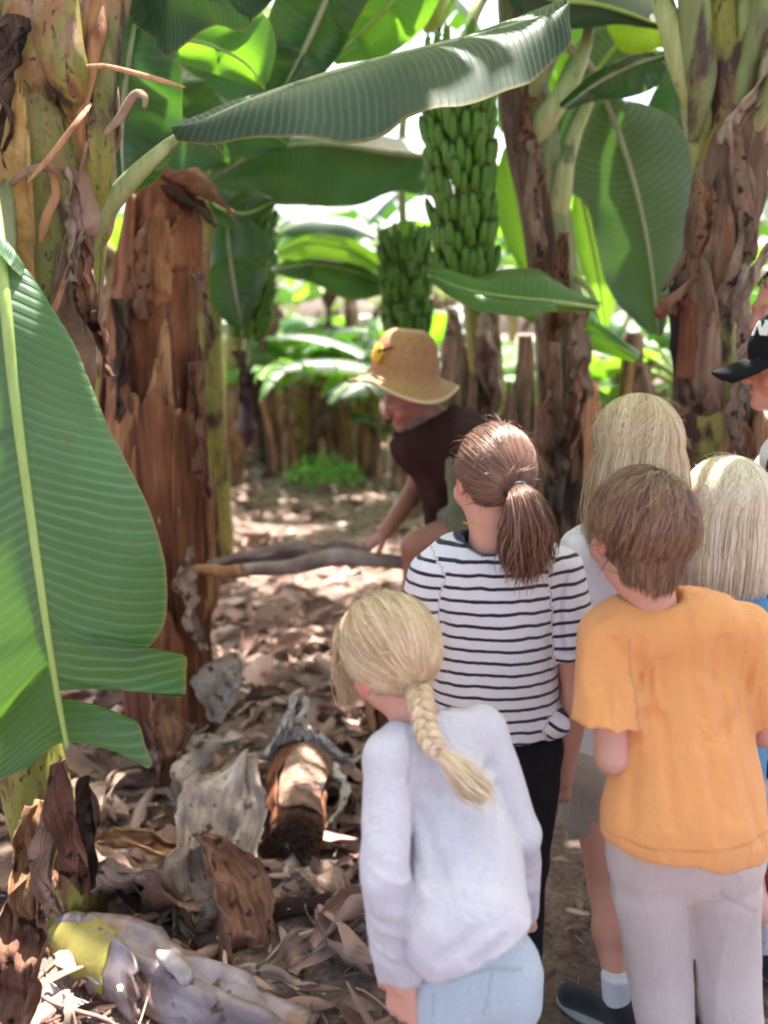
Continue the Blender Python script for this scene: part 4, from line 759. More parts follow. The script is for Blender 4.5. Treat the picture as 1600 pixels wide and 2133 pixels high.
# --- H5 second bunch plant
b5 = to_ground(1010, 4.9)
H5 = thing('banana_plant', 'fruiting banana plant behind the straw hat with a shorter bunch below a bare green stalk', 'banana plant', b5)
trunk(H5, 'stem', [b5, P(1015, 850, 4.9), P(1000, 600, 4.92), P(975, 350, 4.95), P(930, 180, 5.0), P(900, 100, 5.0)], [.13, .12, .11, .10, .08, .05], 15)
bunch(H5, [P(880, 130, 4.85), P(845, 220, 4.7), P(838, 400, 4.65), P(842, 520, 4.65), P(850, 700, 4.65)], 6, .150, .15, .020, 9, 'shorter green bunch just above the straw hat', per=14, t0=.68, t1=.99)
V, Fq, uv = crumple((0, 0, 0), .75, .26, 0, 0, 0, 2.2, .2, 81, 60, 20, .06); mesh('dry_leaf_clump', hang(V, 1012, 745, 4.4, 3, 80), Fq, UVM['darkdry'], H5, uv=uv)
V, Fq, uv = crumple((0, 0, 0), .65, .18, 0, 0, 0, 2.4, .2, 85, 60, 20, .06); mesh('dry_leaf_clump', hang(V, 1030, 760, 4.35, -4, 120), Fq, UVM['dry'], H5, uv=uv)
V, Fq, uv = crumple((0, 0, 0), .5, .18, 0, 0, 0, 2.2, .2, 87, 60, 20, .05); mesh('dry_leaf_clump', hang(V, 930, 740, 4.5, 3, 80), Fq, UVM['dry'], H5, uv=uv)
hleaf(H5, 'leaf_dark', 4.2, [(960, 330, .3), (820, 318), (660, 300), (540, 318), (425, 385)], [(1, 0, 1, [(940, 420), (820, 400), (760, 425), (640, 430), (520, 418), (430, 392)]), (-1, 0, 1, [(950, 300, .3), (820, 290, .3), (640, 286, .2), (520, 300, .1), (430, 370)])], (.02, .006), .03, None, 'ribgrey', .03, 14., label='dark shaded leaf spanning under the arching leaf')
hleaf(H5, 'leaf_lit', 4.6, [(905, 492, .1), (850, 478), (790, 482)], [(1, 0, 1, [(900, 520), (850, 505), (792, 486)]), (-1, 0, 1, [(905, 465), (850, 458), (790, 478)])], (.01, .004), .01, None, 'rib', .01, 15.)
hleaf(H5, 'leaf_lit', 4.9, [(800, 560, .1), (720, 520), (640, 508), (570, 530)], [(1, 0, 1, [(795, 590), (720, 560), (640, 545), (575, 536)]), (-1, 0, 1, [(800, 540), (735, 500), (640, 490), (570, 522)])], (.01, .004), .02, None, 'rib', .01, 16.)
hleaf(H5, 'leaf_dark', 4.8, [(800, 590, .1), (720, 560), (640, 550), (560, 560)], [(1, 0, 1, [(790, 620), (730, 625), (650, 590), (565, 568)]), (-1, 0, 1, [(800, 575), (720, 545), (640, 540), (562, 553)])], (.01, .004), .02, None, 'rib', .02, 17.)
crown(H5, P(900, 60, 5.0), 8, 61, 'leaf_mid', az0=.3, L=(1.8, 2.4))
# --- H6 left bunch with flower bud
b6 = to_ground(440, 5.0)
H6 = thing('banana_plant', 'shaded banana plant behind the brown stump with slim bunch and long dark flower bud', 'banana plant', b6)
trunk(H6, 'stem', [b6, P(430, 850, 5.0), P(425, 600, 5.0), P(440, 350, 5.0), P(470, 200, 4.9)], [.13, .12, .11, .10, .06], 18)
bo = bunch(H6, [P(500, 260, 4.6), P(530, 340, 4.4), P(532, 470, 4.35), P(528, 600, 4.3), P(515, 700, 4.3), P(512, 790, 4.3)], 7, .085, .15, .019, 19, 'slim dark bunch behind the stump', per=11, t0=.38, t1=.80)
V, L = tube_arr(spline([P(512, 780, 4.3), P(513, 830, 4.3), P(514, 880, 4.3), P(516, 935, 4.3)], 24), np.interp(np.linspace(0, 1, 24), [0, .15, .5, .75, 1], [.012, .035, .04, .055, .012]), 14, 1, (0, 1, 0)); V = V+.008*np.stack([vn(V*np.array([30, 30, 9])), vn(V*30+3), 0*V[:, 0]], -1); mesh('flower_bud', V, L, M['bud'], bo)
for i in range(5):
    V, Fq, uv = crumple((0, 0, 0), .30, .10, 0, 0, 0, 1.8, .3, 90+i, 30, 12, .03); mesh('dry_bract', hang(V, 505+i*6, 790+i*14, 4.26+.02*i, -8+i*5, i*70), Fq, UVM['darkdry'], bo, uv=uv)
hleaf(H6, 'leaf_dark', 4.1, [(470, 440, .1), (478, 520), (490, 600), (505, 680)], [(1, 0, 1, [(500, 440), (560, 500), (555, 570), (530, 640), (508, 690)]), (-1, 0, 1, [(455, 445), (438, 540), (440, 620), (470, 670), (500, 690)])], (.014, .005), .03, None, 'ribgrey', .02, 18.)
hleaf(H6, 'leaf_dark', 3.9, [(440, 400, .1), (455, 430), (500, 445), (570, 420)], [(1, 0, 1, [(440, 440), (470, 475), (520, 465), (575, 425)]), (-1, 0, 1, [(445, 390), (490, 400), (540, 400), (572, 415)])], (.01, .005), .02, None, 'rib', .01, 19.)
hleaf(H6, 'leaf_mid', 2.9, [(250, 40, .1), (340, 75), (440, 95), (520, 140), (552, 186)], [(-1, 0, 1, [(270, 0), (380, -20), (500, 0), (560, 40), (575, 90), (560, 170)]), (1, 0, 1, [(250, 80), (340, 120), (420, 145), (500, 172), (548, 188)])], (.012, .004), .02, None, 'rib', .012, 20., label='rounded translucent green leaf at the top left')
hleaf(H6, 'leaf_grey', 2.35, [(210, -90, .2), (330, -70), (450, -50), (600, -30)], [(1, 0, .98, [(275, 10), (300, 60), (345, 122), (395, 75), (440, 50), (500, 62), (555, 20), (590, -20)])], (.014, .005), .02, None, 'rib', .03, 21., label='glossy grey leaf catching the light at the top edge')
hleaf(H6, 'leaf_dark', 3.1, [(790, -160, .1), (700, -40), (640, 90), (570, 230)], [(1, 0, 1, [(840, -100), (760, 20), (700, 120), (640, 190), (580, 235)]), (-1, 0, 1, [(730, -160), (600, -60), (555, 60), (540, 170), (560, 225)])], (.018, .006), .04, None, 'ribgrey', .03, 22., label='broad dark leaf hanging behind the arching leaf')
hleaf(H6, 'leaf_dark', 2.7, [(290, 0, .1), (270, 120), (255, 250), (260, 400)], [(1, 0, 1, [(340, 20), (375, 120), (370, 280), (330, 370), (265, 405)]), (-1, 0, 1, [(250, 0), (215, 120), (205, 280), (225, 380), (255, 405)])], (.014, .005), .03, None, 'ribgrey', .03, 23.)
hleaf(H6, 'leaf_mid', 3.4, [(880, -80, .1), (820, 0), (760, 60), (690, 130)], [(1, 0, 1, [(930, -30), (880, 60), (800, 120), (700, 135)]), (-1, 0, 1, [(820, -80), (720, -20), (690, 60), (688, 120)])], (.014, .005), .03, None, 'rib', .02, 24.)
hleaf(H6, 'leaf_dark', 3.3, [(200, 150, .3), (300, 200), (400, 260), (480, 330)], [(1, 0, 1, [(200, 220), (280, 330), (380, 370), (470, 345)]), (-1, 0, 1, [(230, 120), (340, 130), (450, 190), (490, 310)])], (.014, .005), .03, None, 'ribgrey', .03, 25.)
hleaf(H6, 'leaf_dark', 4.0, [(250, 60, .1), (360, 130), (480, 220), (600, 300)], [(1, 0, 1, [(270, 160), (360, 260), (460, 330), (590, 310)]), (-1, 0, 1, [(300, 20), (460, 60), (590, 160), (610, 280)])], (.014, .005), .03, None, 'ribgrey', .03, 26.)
hleaf(H3, 'leaf_under', 4.3, [(1330, 40, .1), (1270, 110), (1200, 210), (1150, 330)], [(1, 0, 1, [(1350, 110), (1300, 200), (1240, 280), (1160, 340)]), (-1, 0, 1, [(1290, 20), (1220, 70), (1160, 170), (1140, 300)])], (.02, .006), .03, None, 'rib', .03, 27.)
hleaf(H3, 'leaf_mid', 4.6, [(1240, 20, .1), (1160, 70), (1090, 170), (1050, 280)], [(1, 0, 1, [(1250, 80), (1190, 150), (1120, 230), (1060, 290)]), (-1, 0, 1, [(1190, 0), (1100, 50), (1040, 150), (1035, 260)])], (.02, .006), .03, None, 'rib', .03, 28.)
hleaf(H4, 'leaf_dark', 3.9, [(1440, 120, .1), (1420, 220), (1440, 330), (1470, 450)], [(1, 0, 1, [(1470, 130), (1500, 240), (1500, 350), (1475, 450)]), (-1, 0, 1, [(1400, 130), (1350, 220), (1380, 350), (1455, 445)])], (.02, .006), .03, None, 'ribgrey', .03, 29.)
crown(H6, P(470, 160, 4.9), 8, 71, 'leaf_mid', az0=.9, L=(1.8, 2.4))
# --- H7 smaller stump between
for i, (px, Y, top, w, lab) in enumerate([(1085, 4.2, 700, .10, 'slender banana stem with brown split sheaths directly right of the hanging dry leaves'), (945, 4.3, 700, .11, 'brown stump hidden mostly by the straw hat and the man bending'), (1330, 3.6, 760, .12, 'cut banana stump with tan sheath stubs behind the long haired blonde girl')]):
    b = to_ground(px, Y); S = thing('banana_stump', lab, 'stump', b)
    tt, ff = trunk(S, 'brown2', [b, P(px, 1000, Y), P(px+8, 850, Y), P(px+10, top, Y)], [w*1.1, w, w*.75, w*.3], 30+i, .02)
    for j in range(8):
        a0 = 20+j*22-20*(j % 2); sheath(S, ['darkdry', 'brown2', 'dry', 'brown2'][(j+i) % 4], ff, a0, a0+50, .1*(j % 3), .55+.14*((j*7) % 4), .014+.008*(j % 3), .03, .14, 100+i*10+j, .01, 'dry_sheath', taper=.25)
# ================================================================== weeds
wd = MB(); wc = P(675, 1010, 1.)-np.array([0, 0, CAMZ]); wc = wc*(CAMZ/-wc[2]); wc[2] = 0
r = np.random.default_rng(5)
for i in range(900):
    a = r.random()*6.283; q = r.random()**.6; p = wc+np.array([math.cos(a)*.42*q, math.sin(a)*.42*q, .03+.34*r.random()*(1-q*.6)]); d = nrm(r.normal(size=3)+np.array([0, 0, .6])); s = nrm(np.cross(d, r.normal(size=3))); L = .02+.04*r.random()
    wd.add(np.array([p, p+d*L*.5+s*L*.3, p+d*L, p+d*L*.5-s*L*.3]), np.array([[0, 1, 2, 3]]))
for i in range(60):
    a = r.random()*6.283; p = wc+np.array([math.cos(a), math.sin(a), 0])*.3*r.random(); wd.tube([p, p+np.array([0, 0, .1]), p+np.array([math.cos(a)*.05, 0, .2])], .002, 4)
W_ = tag(wd.build('weed_patch', M['weed']), 'low bright green weed clump on the bare litter left of the man', 'weed')
def sucker(px, py, lab, seed, h=.55, nl=4, m='leaf_grey', Y=None):
    c = P(px, py, 1.)-np.array([0, 0, CAMZ]); c = c*(CAMZ/-c[2]); c[2] = 0
    S = thing('banana_sucker', lab, 'young banana plant', c); rr = np.random.default_rng(seed)
    mb = MB(); mb.tube([c, c+np.array([.02, 0, h*.5]), c+np.array([.03, 0, h])], [.03, .022, .015], 10); mb.build('stem', M['petiole'], S)
    for i in range(nl):
        b, q = MB(), MB(); gleaf(b, q, c+np.array([.02, 0, h*.7]), i*2.4+seed, R(55), .5+.2*rr.random(), .11, 1.4, 0, 0, seed+i, 14); o = b.build('leaf', M[m], S); q.build('midrib', M['rib'], o)
sucker(800, 990, 'small pale banana sucker with few leaves left of the man in the straw hat', 4)
sucker(610, 905, 'leafy young banana sucker among the far stumps above the weeds', 8, .8, 5, 'leaf_mid')
sucker(1275, 900, 'young banana plant with long leaves behind the long haired blonde girl', 12, 1.0, 6, 'leaf_mid')
sucker(745, 930, 'leafy banana sucker just left of the brim of the straw hat', 16, 1.0, 6, 'leaf_mid')
sucker(545, 925, 'leafy banana sucker beside the hanging dark flower bud', 21, .9, 6, 'leaf_mid')
sucker(470, 905, 'leafy banana sucker at the foot of the tall brown stump, in the distance', 26, 1.1, 6, 'leaf_lit')
# ================================================================== background plants
def proto(seed, h=2.3, m='leaf_lit', m2='leaf_mid', nl=9, rad=.12):
    S = thing('banana_plant', 'x', 'banana plant', (0, 0, 0)); r = np.random.default_rng(seed)
    top = np.array([.1*r.normal(), .1*r.normal(), h]); tt, ff = trunk(S, 'stem', [np.array([0, 0, -.05]), top*np.array([.3, .3, .5]), top], [rad, rad*.85, rad*.6], seed, .015, n=30, k=24)
    for j in range(6):
        a0 = r.random()*360; sheath(S, ['tan', 'brown2', 'brown2', 'darkdry'][j % 4], ff, a0, a0+90, 0, .25+.5*r.random(), .02, .03, .08, seed*9+j, .01, 'dry_sheath', n=10, k=8, taper=.25)
    for i in range(nl):
        az = i*2.4+r.normal()*.2; mb, mr = MB(), MB(); gleaf(mb, mr, top+np.array([math.cos(az), math.sin(az), 0])*.04-np.array([0, 0, .1*r.random()]), az, R(35+45*r.random()), 1.5+.7*r.random(), .22+.07*r.random(), 1.1+1.2*r.random(), (r.random()-.5)*.8, r.integers(1, 12), seed*70+i, n=22)
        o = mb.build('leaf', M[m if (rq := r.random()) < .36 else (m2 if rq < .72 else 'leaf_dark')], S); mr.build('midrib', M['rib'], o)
    for i in range(2):
        V, Fq, uv = crumple((0, 0, 0), .9, .25, 0, 0, 0, 2.2, .3, seed+i*7, 30, 10, .08); az = r.random()*6.28; A = np.array(Matrix.Rotation(az, 3, 'Z') @ Matrix.Rotation(R(95), 3, 'Y')); mesh('dry_leaf', V@A.T+top+np.array([math.cos(az)*.2, math.sin(az)*.2, -.5]), Fq, M['darkdry' if i else 'dry'], S, uv=uv)
    return S
PR = [proto(101, 1.9), proto(102, 2.3), proto(103, 1.5, nl=8), proto(104, 2.6, 'leaf_mid', 'leaf_dark', 10, .14)]
g_ = 'banana plants in the rows behind'
BG = [  # proto, px, Y, scale, label
 (0, 560, 9.6, 1.0, 'sunlit banana plant in the middle distance above and left of the weed clump'), (1, 760, 10.5, 1.0, 'banana plant with bright leaves far behind the left side of the straw hat'),
 (2, 560, 11.5, 1.1, 'low bright banana plant far behind the hanging flower bud'), (1, 480, 8.2, 1.0, 'banana plant just right of the brown stump in the middle distance'),
 (0, 690, 13.5, 1.0, 'banana plant in the third row, glimpsed above the far stumps'), (2, 850, 8.0, 1.1, 'banana plant standing behind the second bunch'),
 (1, 1270, 6.6, .95, 'banana plant with glowing leaves behind the broad grey green leaf'), (2, 1400, 5.6, 1.1, 'short bright banana plant seen between the two right hand stems'),
 (0, 1130, 8.8, 1.05, 'banana plant behind the big bunch at the middle right'), (1, 250, 6.5, 1.0, 'banana plant behind the near left stem and the stump'),
 (0, 120, 9.5, 1.1, 'banana plant far behind the near left stem'), (2, 1620, 6.0, 1.0, 'banana plant at the right edge behind the thick stem'),
 (1, 1500, 9.5, 1.1, 'banana plant far behind the thick right hand stem'), (0, 930, 14.0, 1.1, 'distant banana plant behind the man'),
 (3, 400, 14.5, 1.0, 'tall dark banana plant at the far left of the distant row'), (3, 1250, 13, 1.0, 'tall dark banana plant at the far right of the distant row'),
 (1, 560, 18, 1.1, 'remote banana plant in the last row above the flower bud'), (0, 800, 19, 1.1, 'remote banana plant in the last row above the straw hat'), (1, 1050, 19, 1.1, 'remote banana plant in the last row behind the dry hanging leaves'),
 (2, 650, 22, 1.3, 'remote banana plant at the very end of the clearing'), (0, 1450, 17, 1.2, 'remote banana plant in the last row on the right'), (1, 250, 19, 1.2, 'remote banana plant in the last row on the left'),
 (3, 900, 26, 1.3, 'remotest banana plant, closing the view behind the man'), (3, 450, 27, 1.3, 'remotest banana plant, closing the view behind the stump'), (3, 1300, 26, 1.3, 'remotest banana plant, closing the view on the right')]
BG += [(2, 655, 10.2, .8, 'low young banana plant with glowing leaves well behind the weed clump'), (2, 560, 10.8, .9, 'low leafy banana plant left of the far reddish stump'), (2, 725, 10.4, .9, 'low leafy banana plant just left of the straw hat brim'), (2, 500, 13.0, 1.0, 'low leafy banana plant deep behind the flower bud'), (2, 780, 12.0, 1.0, 'low leafy banana plant deep behind the straw hat'),
 (2, 1290, 5.6, .8, 'low bright banana plant filling the gap left of the thick right stem'), (2, 1120, 6.4, .9, 'low leafy banana plant left of the fruiting stem'), (2, 930, 7.0, .9, 'low leafy banana plant behind the hanging dry leaves'), (2, 1400, 7.5, 1.0, 'low leafy banana plant far behind the blonde hair'), (0, 1180, 11.0, 1.0, 'banana plant in the third row right of the big bunch'), (0, 590, 15.5, .9, 'banana plant in the fourth row above the weeds'), (2, 230, 5.2, .8, 'low leafy banana plant between the near left stem and the stump'),
 (2, 615, 8.7, .95, 'low leafy banana plant directly above the weed clump'), (2, 768, 8.9, .95, 'low leafy banana plant directly left of the straw hat'), (2, 490, 9.2, 1.0, 'low leafy banana plant left of the hanging flower bud'), (1, 700, 6.6, .0, '')]
BG = [b for b in BG if b[3] > 0]
used = set()
for i, (k, px, Y, s, lab) in enumerate(BG):
    o = PR[k] if k not in used else copy_tree(PR[k]); used.add(k)
    g = to_ground(px, Y); o.location = (g[0], g[1], float(gh(g[0], g[1]))); o.rotation_euler = (0, 0, i*1.7); o.scale = (s, s, s*(.72 if k == 2 else 1)); tag(o, lab, 'banana plant', g_)
# unseen plants added beside and behind the camera to cast shade
for i, (k, x, y, s) in enumerate([(3, -2.2, .4, 1.1), (3, 1.9, 1.1, 1.15), (1, .4, -1.6, 1.25), (3, -2.6, 3.2, 1.1), (3, 2.7, 3.6, 1.1)]):
    o = copy_tree(PR[k]); o.location = (x, y, 0); o.rotation_euler = (0, 0, i*2.1+.4); o.scale = (s, s, s)
    tag(o, ['unseen banana plant left of the camera, added for shade', 'unseen banana plant right of the group, added for shade', 'unseen banana plant behind the camera, added for shade', 'unseen banana plant past the left edge of the frame, added for shade', 'unseen banana plant past the right edge of the frame, added for shade'][i], 'banana plant', g_)
# cut stumps in the distance
def stump_proto(seed):
    S = thing('banana_stump', 'x', 'stump', (0, 0, 0)); r = np.random.default_rng(seed); h = .8+.4*r.random()
    tt, ff = trunk(S, 'brown2', [np.array([0, 0, -.05]), np.array([.03, 0, h*.5]), np.array([.08*r.normal(), .05, h])], [.11, .09, .05], seed, .02, n=24, k=24)
    for j in range(9):
        a0 = j*40+r.random()*20; sheath(S, ['tan', 'brown2', 'tan', 'darkdry'][j % 4], ff, a0, a0+45, 0, .6+.4*r.random(), .015+.01*(j % 2), .05*r.random(), .08, seed*9+j, .01, 'dry_sheath', n=10, k=8, taper=.3)
    return S
SP = [stump_proto(201), stump_proto(202), stump_proto(203)]
ST = [(0, 585, 9.0, 'leaning reddish stump left of the weed clump'), (1, 650, 9.6, 'dark splayed stump directly above the weed clump'), (2, 715, 8.8, 'dark stump with split sheaths right above the weed clump'), (0, 540, 12.5, 'far reddish stump beside the hanging flower bud'), (2, 760, 11, 'far stump left of the brim of the straw hat'), (0, 1240, 4.6, 'reddish stump behind the fruiting stem, above the blonde hair'), (1, 1300, 5.4, 'jagged pale stump in the gap left of the thick right stem'), (2, 1385, 4.4, 'short stump tucked beside the thick right stem'), (0, 1130, 5.6, 'shaded stump in the gap left of the fruiting stem')]
used = set()
for i, (k, px, Y, lab) in enumerate(ST):
    o = SP[k] if k not in used else copy_tree(SP[k]); used.add(k)
    g = to_ground(px, Y); o.location = (g[0], g[1], float(gh(g[0], g[1]))); o.rotation_euler = (.12*math.sin(i*3), -.15*math.cos(i*2), i*1.3); o.scale = (1, 1, .9+.2*(i % 3)); tag(o, lab, 'stump', 'cut banana stumps in the rows behind')
# ================================================================== light
SUN_EL, SUN_AZ = R(69), R(22)   # azimuth clockwise from +Y
sd = bpy.data.lights.new('sun', 'SUN'); so = bpy.data.objects.new('sun', sd); COL.objects.link(so)
sd.energy = 4.5; sd.angle = R(.53); sd.color = (1, .95, .88)
dv = Vector((math.sin(SUN_AZ)*math.cos(SUN_EL), math.cos(SUN_AZ)*math.cos(SUN_EL), math.sin(SUN_EL))); so.rotation_euler = dv.to_track_quat('Z', 'Y').to_euler()
w = bpy.data.worlds.new('World'); SC.world = w; w.use_nodes = True; t = w.node_tree; bg = t.nodes['Background']
sk = t.nodes.new('ShaderNodeTexSky'); sk.sky_type = 'NISHITA'; sk.sun_disc = False; sk.sun_elevation = SUN_EL; sk.sun_rotation = SUN_AZ; sk.dust_density = 5; sk.air_density = .8; sk.ozone_density = .5
tm = nd(t, 'ShaderNodeMix', data_type='RGBA', blend_type='MULTIPLY'); tm.inputs[0].default_value = 1; t.links.new(sk.outputs[0], tm.inputs[6]); tm.inputs[7].default_value = (1.05, .945, .96, 1); t.links.new(tm.outputs[2], bg.inputs[0]); bg.inputs[1].default_value = .15
SC.view_settings.view_transform = 'Standard'; SC.view_settings.look = 'None'; SC.view_settings.exposure = 2.45; SC.view_settings.gamma = 1
SC.cycles.filter_width = 2.0
SC.cycles.max_bounces = 8; SC.cycles.transmission_bounces = 6
SC.cycles.sample_clamp_indirect = 6
# ================================================================== people
def seam_attr(V, lines, w=.004):
    s = np.zeros(len(V))
    for pts in lines:
        q = spline(pts, 90); lo, hi = q.min(0)-[.03, .12, .03], q.max(0)+[.03, .07, .03]; m = ((V > lo) & (V < hi)).all(1); v = V[m]
        if len(v): d = np.sqrt(((v[:, None]-q[None])[..., [0, 2]]**2).sum(-1)).min(1); s[m] = np.maximum(s[m], np.clip(1.5-d/w, 0, 1)*.45)
    return s
SQ = (np.array([0, 1., 0]), .64)
def body_prims(J, s=1.0, ar=.036, lr=.055):
    g = J; Nk, H = g['Nb'], (g['HL']+g['HR'])/2; ch = (g['SL']+g['SR'])/2
    pr = head_prims(g['C'], g['A'], g['s'])
    pr += [C_(g['C']+g['A']@np.array([0, -.02, -.05])*g['s'], Nk-np.array([0, 0, .03]), .044*s, .05*s, .03), C_(g['SL'], g['SR'], .036*s, .036*s, .03), C_(ch-np.array([0, 0, .06]), H, .080*s, .070*s, .04, SQ), C_(g['HL'], g['HR'], .058*s, .058*s, .04)]
    for q in 'LR':
        pr += [C_(g['S'+q], g['E'+q], ar*1.15*s, ar*.92*s, .015), C_(g['E'+q], g['W'+q], ar*.98*s, ar*.66*s, .008), C_(g['H'+q], g['K'+q], lr*1.1*s, lr*.86*s, .03), C_(g['K'+q], g['K'+q]*.6+g['F'+q]*.4+np.array([0, -.008, 0]), lr*.8*s, lr*.82*s, .02), C_(g['K'+q]*.6+g['F'+q]*.4, g['F'+q], lr*.8*s, lr*.5*s, .02)]
        fd = nrm(g.get('fd'+q, g['fd'])); zf = np.array([0, 0, g['F'+q][2]*.5]) if g['F'+q][2] < .12 else np.array([0, 0, .025]); pr += [C_(g['F'+q]-fd*.01-zf, g['F'+q]+fd*.10*s-zf, .024*s, .020*s, .01)]
        hd = g.get('hd'+q, nrm(g['W'+q]-g['E'+q])); pn = g.get('pn'+q, g['fd']+np.array([0, 0, .3])); th = g.get('th'+q, np.array([1., 0, .2])*(1 if q == 'L' else -1)); pr += hand_prims(g['W'+q], hd, pn, th, g.get('hs', .8*s), g.get('cu'+q, .55))
    return pr
def shoe(parent, F_, fd, s=1.0, m='shoe', name='shoe', sole='sole'):
    fd = nrm(np.array([fd[0], fd[1], 0.])); z = np.array([0, 0, 1.]); h = np.array([F_[0], F_[1], .045]); A = fr(fd, z)
    o = sdf_mesh(name, [C_(h-fd*.02, h+z*.03, .036*s, .034*s, .02), C_(h-fd*.02, h+fd*.13*s-z*.008, .036*s, .034*s, .03)], .006, M[m], parent)
    V0 = h+fd*.055*s; sdf_mesh('sole', [E_(V0*[1, 1, 0]+z*.014, np.array([.046, .115, .020])*s, .01, A)], .006, M[sole], o)
def tail(cen, prof, n, k, seed, tipscatter=.01, wav=.004, sq=.8):
    r = np.random.default_rng(seed); c = spline(cen, k); T = nrm(np.gradient(c, axis=0)); ref = np.array([0, -1., .1]); B = nrm(np.cross(T, ref)); N = np.cross(B, T)
    a = r.random(n)*6.283; q = .25+.75*r.random(n)**.5; rad = np.interp(np.linspace(0, 1, k), np.linspace(0, 1, len(prof)), prof)
    off = (B[None]*np.cos(a)[:, None, None]+N[None]*np.sin(a)[:, None, None]*sq)*q[:, None, None]*rad[None, :, None]
    s = np.linspace(0, 1, k)[None, :, None]; ph = r.random((n, 1, 3))*20
    P_ = c[None]+off+wav*np.sin(s*7+ph)*s+r.normal(size=(n, 1, 3))*tipscatter*s**2
    ln = .75+.25*r.random(n); idx = ln[:, None]*np.linspace(0, 1, k)[None]*(k-1); i0 = np.clip(idx.astype(int), 0, k-2); f = (idx-i0)[..., None]
    P_ = np.take_along_axis(P_, i0[..., None].repeat(3, 2), 1)*(1-f)+np.take_along_axis(P_, (i0+1)[..., None].repeat(3, 2), 1)*f
    return P_, nrm(off+1e-5)
def drape(o, m): return o
def crease(X, rays, depth=.007, w=.006):
    o = np.zeros(len(X))
    for a, b in rays:
        d = (b-a)*[1, 0, 1]; L = np.linalg.norm(d); d = d/L; s = (X-a)@d; m = (s > -.01) & (s < L+.01) & (X[:, 1] < max(a[1], b[1])+.07); dist = np.linalg.norm((X-a-s[:, None]*d)*[1, 0, 1], axis=1)
        e = np.clip(s/L, 0, 1); o += np.where(m, depth*np.exp(-(dist/w)**2)*np.sin(np.pi*(.12+.88*(1-e)))**.5*(.5+.5*np.cos(dist*0)), 0)
    return o
def flyaways(hc, A, rs, m, parent, seed, n=170, low=-.5):
    r = np.random.default_rng(seed); d = hairline(n, r, .3, low); t = np.linspace(0, 1, 9); g = nrm(d+r.normal(size=(n, 3))*.7+np.array([0, 0, -.5])); sl = slerp(d, g, t*.55)
    pth = hc+(sl*(rs+.008+.022*(t**1.5)[None, :, None]*r.random((n, 1, 1))+.004*np.sin(t[None, :, None]*7+20*r.random((n, 1, 1)))*t[None, :, None]))@A.T
    strands('flyaway_strands', pth, (sl*rs)@A.T, .0006, m, parent, .4+.5*r.random(n), seed=seed, tip=.2)
# ---------- ponytail girl in stripes
G = thing('person', 'girl with brown ponytail in black and white striped T-shirt and black trousers', 'person', [P(1045, 1600, 1.6)[0], 1.6, 0])
Y = 1.6; A = fr(np.array([-.30, 1, -.22]), np.array([.03, .1, 1])); C = P(1026, 994, Y)
J = dict(C=C, A=A, s=.92, Nb=P(1012, 1160, Y), SL=P(900, 1200, Y), SR=P(1158, 1190, Y), EL=P(868, 1440, Y), ER=P(1203, 1440, Y-.02), WL=P(890, 1580, Y+.1), WR=P(1172, 1620, Y+.04), HL=P(985, 1600, Y), HR=P(1095, 1600, Y), fd=np.array([-.1, 1, 0]))
for q, x in (('L', 985), ('R', 1085)):
    p = P(x, 1900, Y+.01); J['K'+q] = np.array([p[0], Y+.02, .40]); J['F'+q] = np.array([p[0]-.005, Y-.01, .07])
base = (.60, .33, .245)
B = sdf_mesh('body', body_prims(J, .92), .005, M['skin'], G, colfn=skin_cols(C, A, .92, base))
zc = P(1030, 1125, Y)
sh = [C_(P(935, 1178, Y), P(1120, 1172, Y), .048, .048, .03, None, ((0, 0, 0), (0, 0, 1))), C_(P(1022, 1250, Y), P(1030, 1515, Y), .140, .136, .05, SQ, ((0, 0, 0), (0, 0, 1)), True), E_(P(1020, 1165, Y), (.10, .06, .05), .05, None, ((0, 0, 0), (0, 0, 1)))]
for q, e in (('L', P(872, 1362, Y-.01)), ('R', P(1201, 1362, Y-.02))):
    sh.append(C_(J['S'+q]+np.array([0, 0, .004]), e, .053, .056, .018, None, ((0, 0, 0), (J['S'+q]-e)+np.array([0, 0, .12])), True))
sh.append(E_(P(1150, 1505, Y-.03), (.035, .04, .03), .02, None, ((0, 0, 0), (.5, 0, .8))))
sh.append(C_(P(1012, 1160, Y), C+np.array([0, -.02, -.08]), .056, .056, .006, neg=True))
T0 = sdf_mesh('shirt', sh, .005, M['stripe'], G, cloth_disp(.0055, (16, 16, 5), 3), attrfn=lambda V, pr: {'su': su_attr(V, pr), 'collar': (np.linalg.norm((V-P(1012, 1140, Y))[:, :2]*np.array([1, 1]), axis=1) < .068)*(V[:, 2] > P(1012, 1150, Y)[2]-.03)*1.0, 'seam': seam_attr(V, [[P(1186, 1190, Y-.06), P(1172, 1260, Y-.06), P(1172, 1340, Y-.05)], [P(1170, 1355, Y-.06), P(1232, 1352, Y-.06)]], .004)})
sdf_mesh('trousers', [C_(P(985, 1560, Y), P(1090, 1560, Y), .088, .088, .05, (np.array([0, 1., 0]), .8)), C_(P(985, 1620, Y), J['KL'], .078, .062, .02), C_(P(1092, 1620, Y), J['KR'], .078, .058, .02), C_(J['KL'], J['FL'], .062, .05, .02), C_(J['KR'], J['FR'], .058, .05, .02)], .007, M['black'], G, cloth_disp(.004, (20, 20, 8), 5))
for q in 'LR': shoe(G, J['F'+q], J['fd'], .9)
tie = P(1078, 1018, Y-.088); rs = np.array([.079, .094, .093])*.92; hc = C+A@np.array([0, -.012, .018])*.92
r = np.random.default_rng(11); n = 6000; hd = hairline(n, r, .42, -.35); td = nrm(np.linalg.solve(A*rs, tie-hc)); t = np.linspace(0, 1, 14)
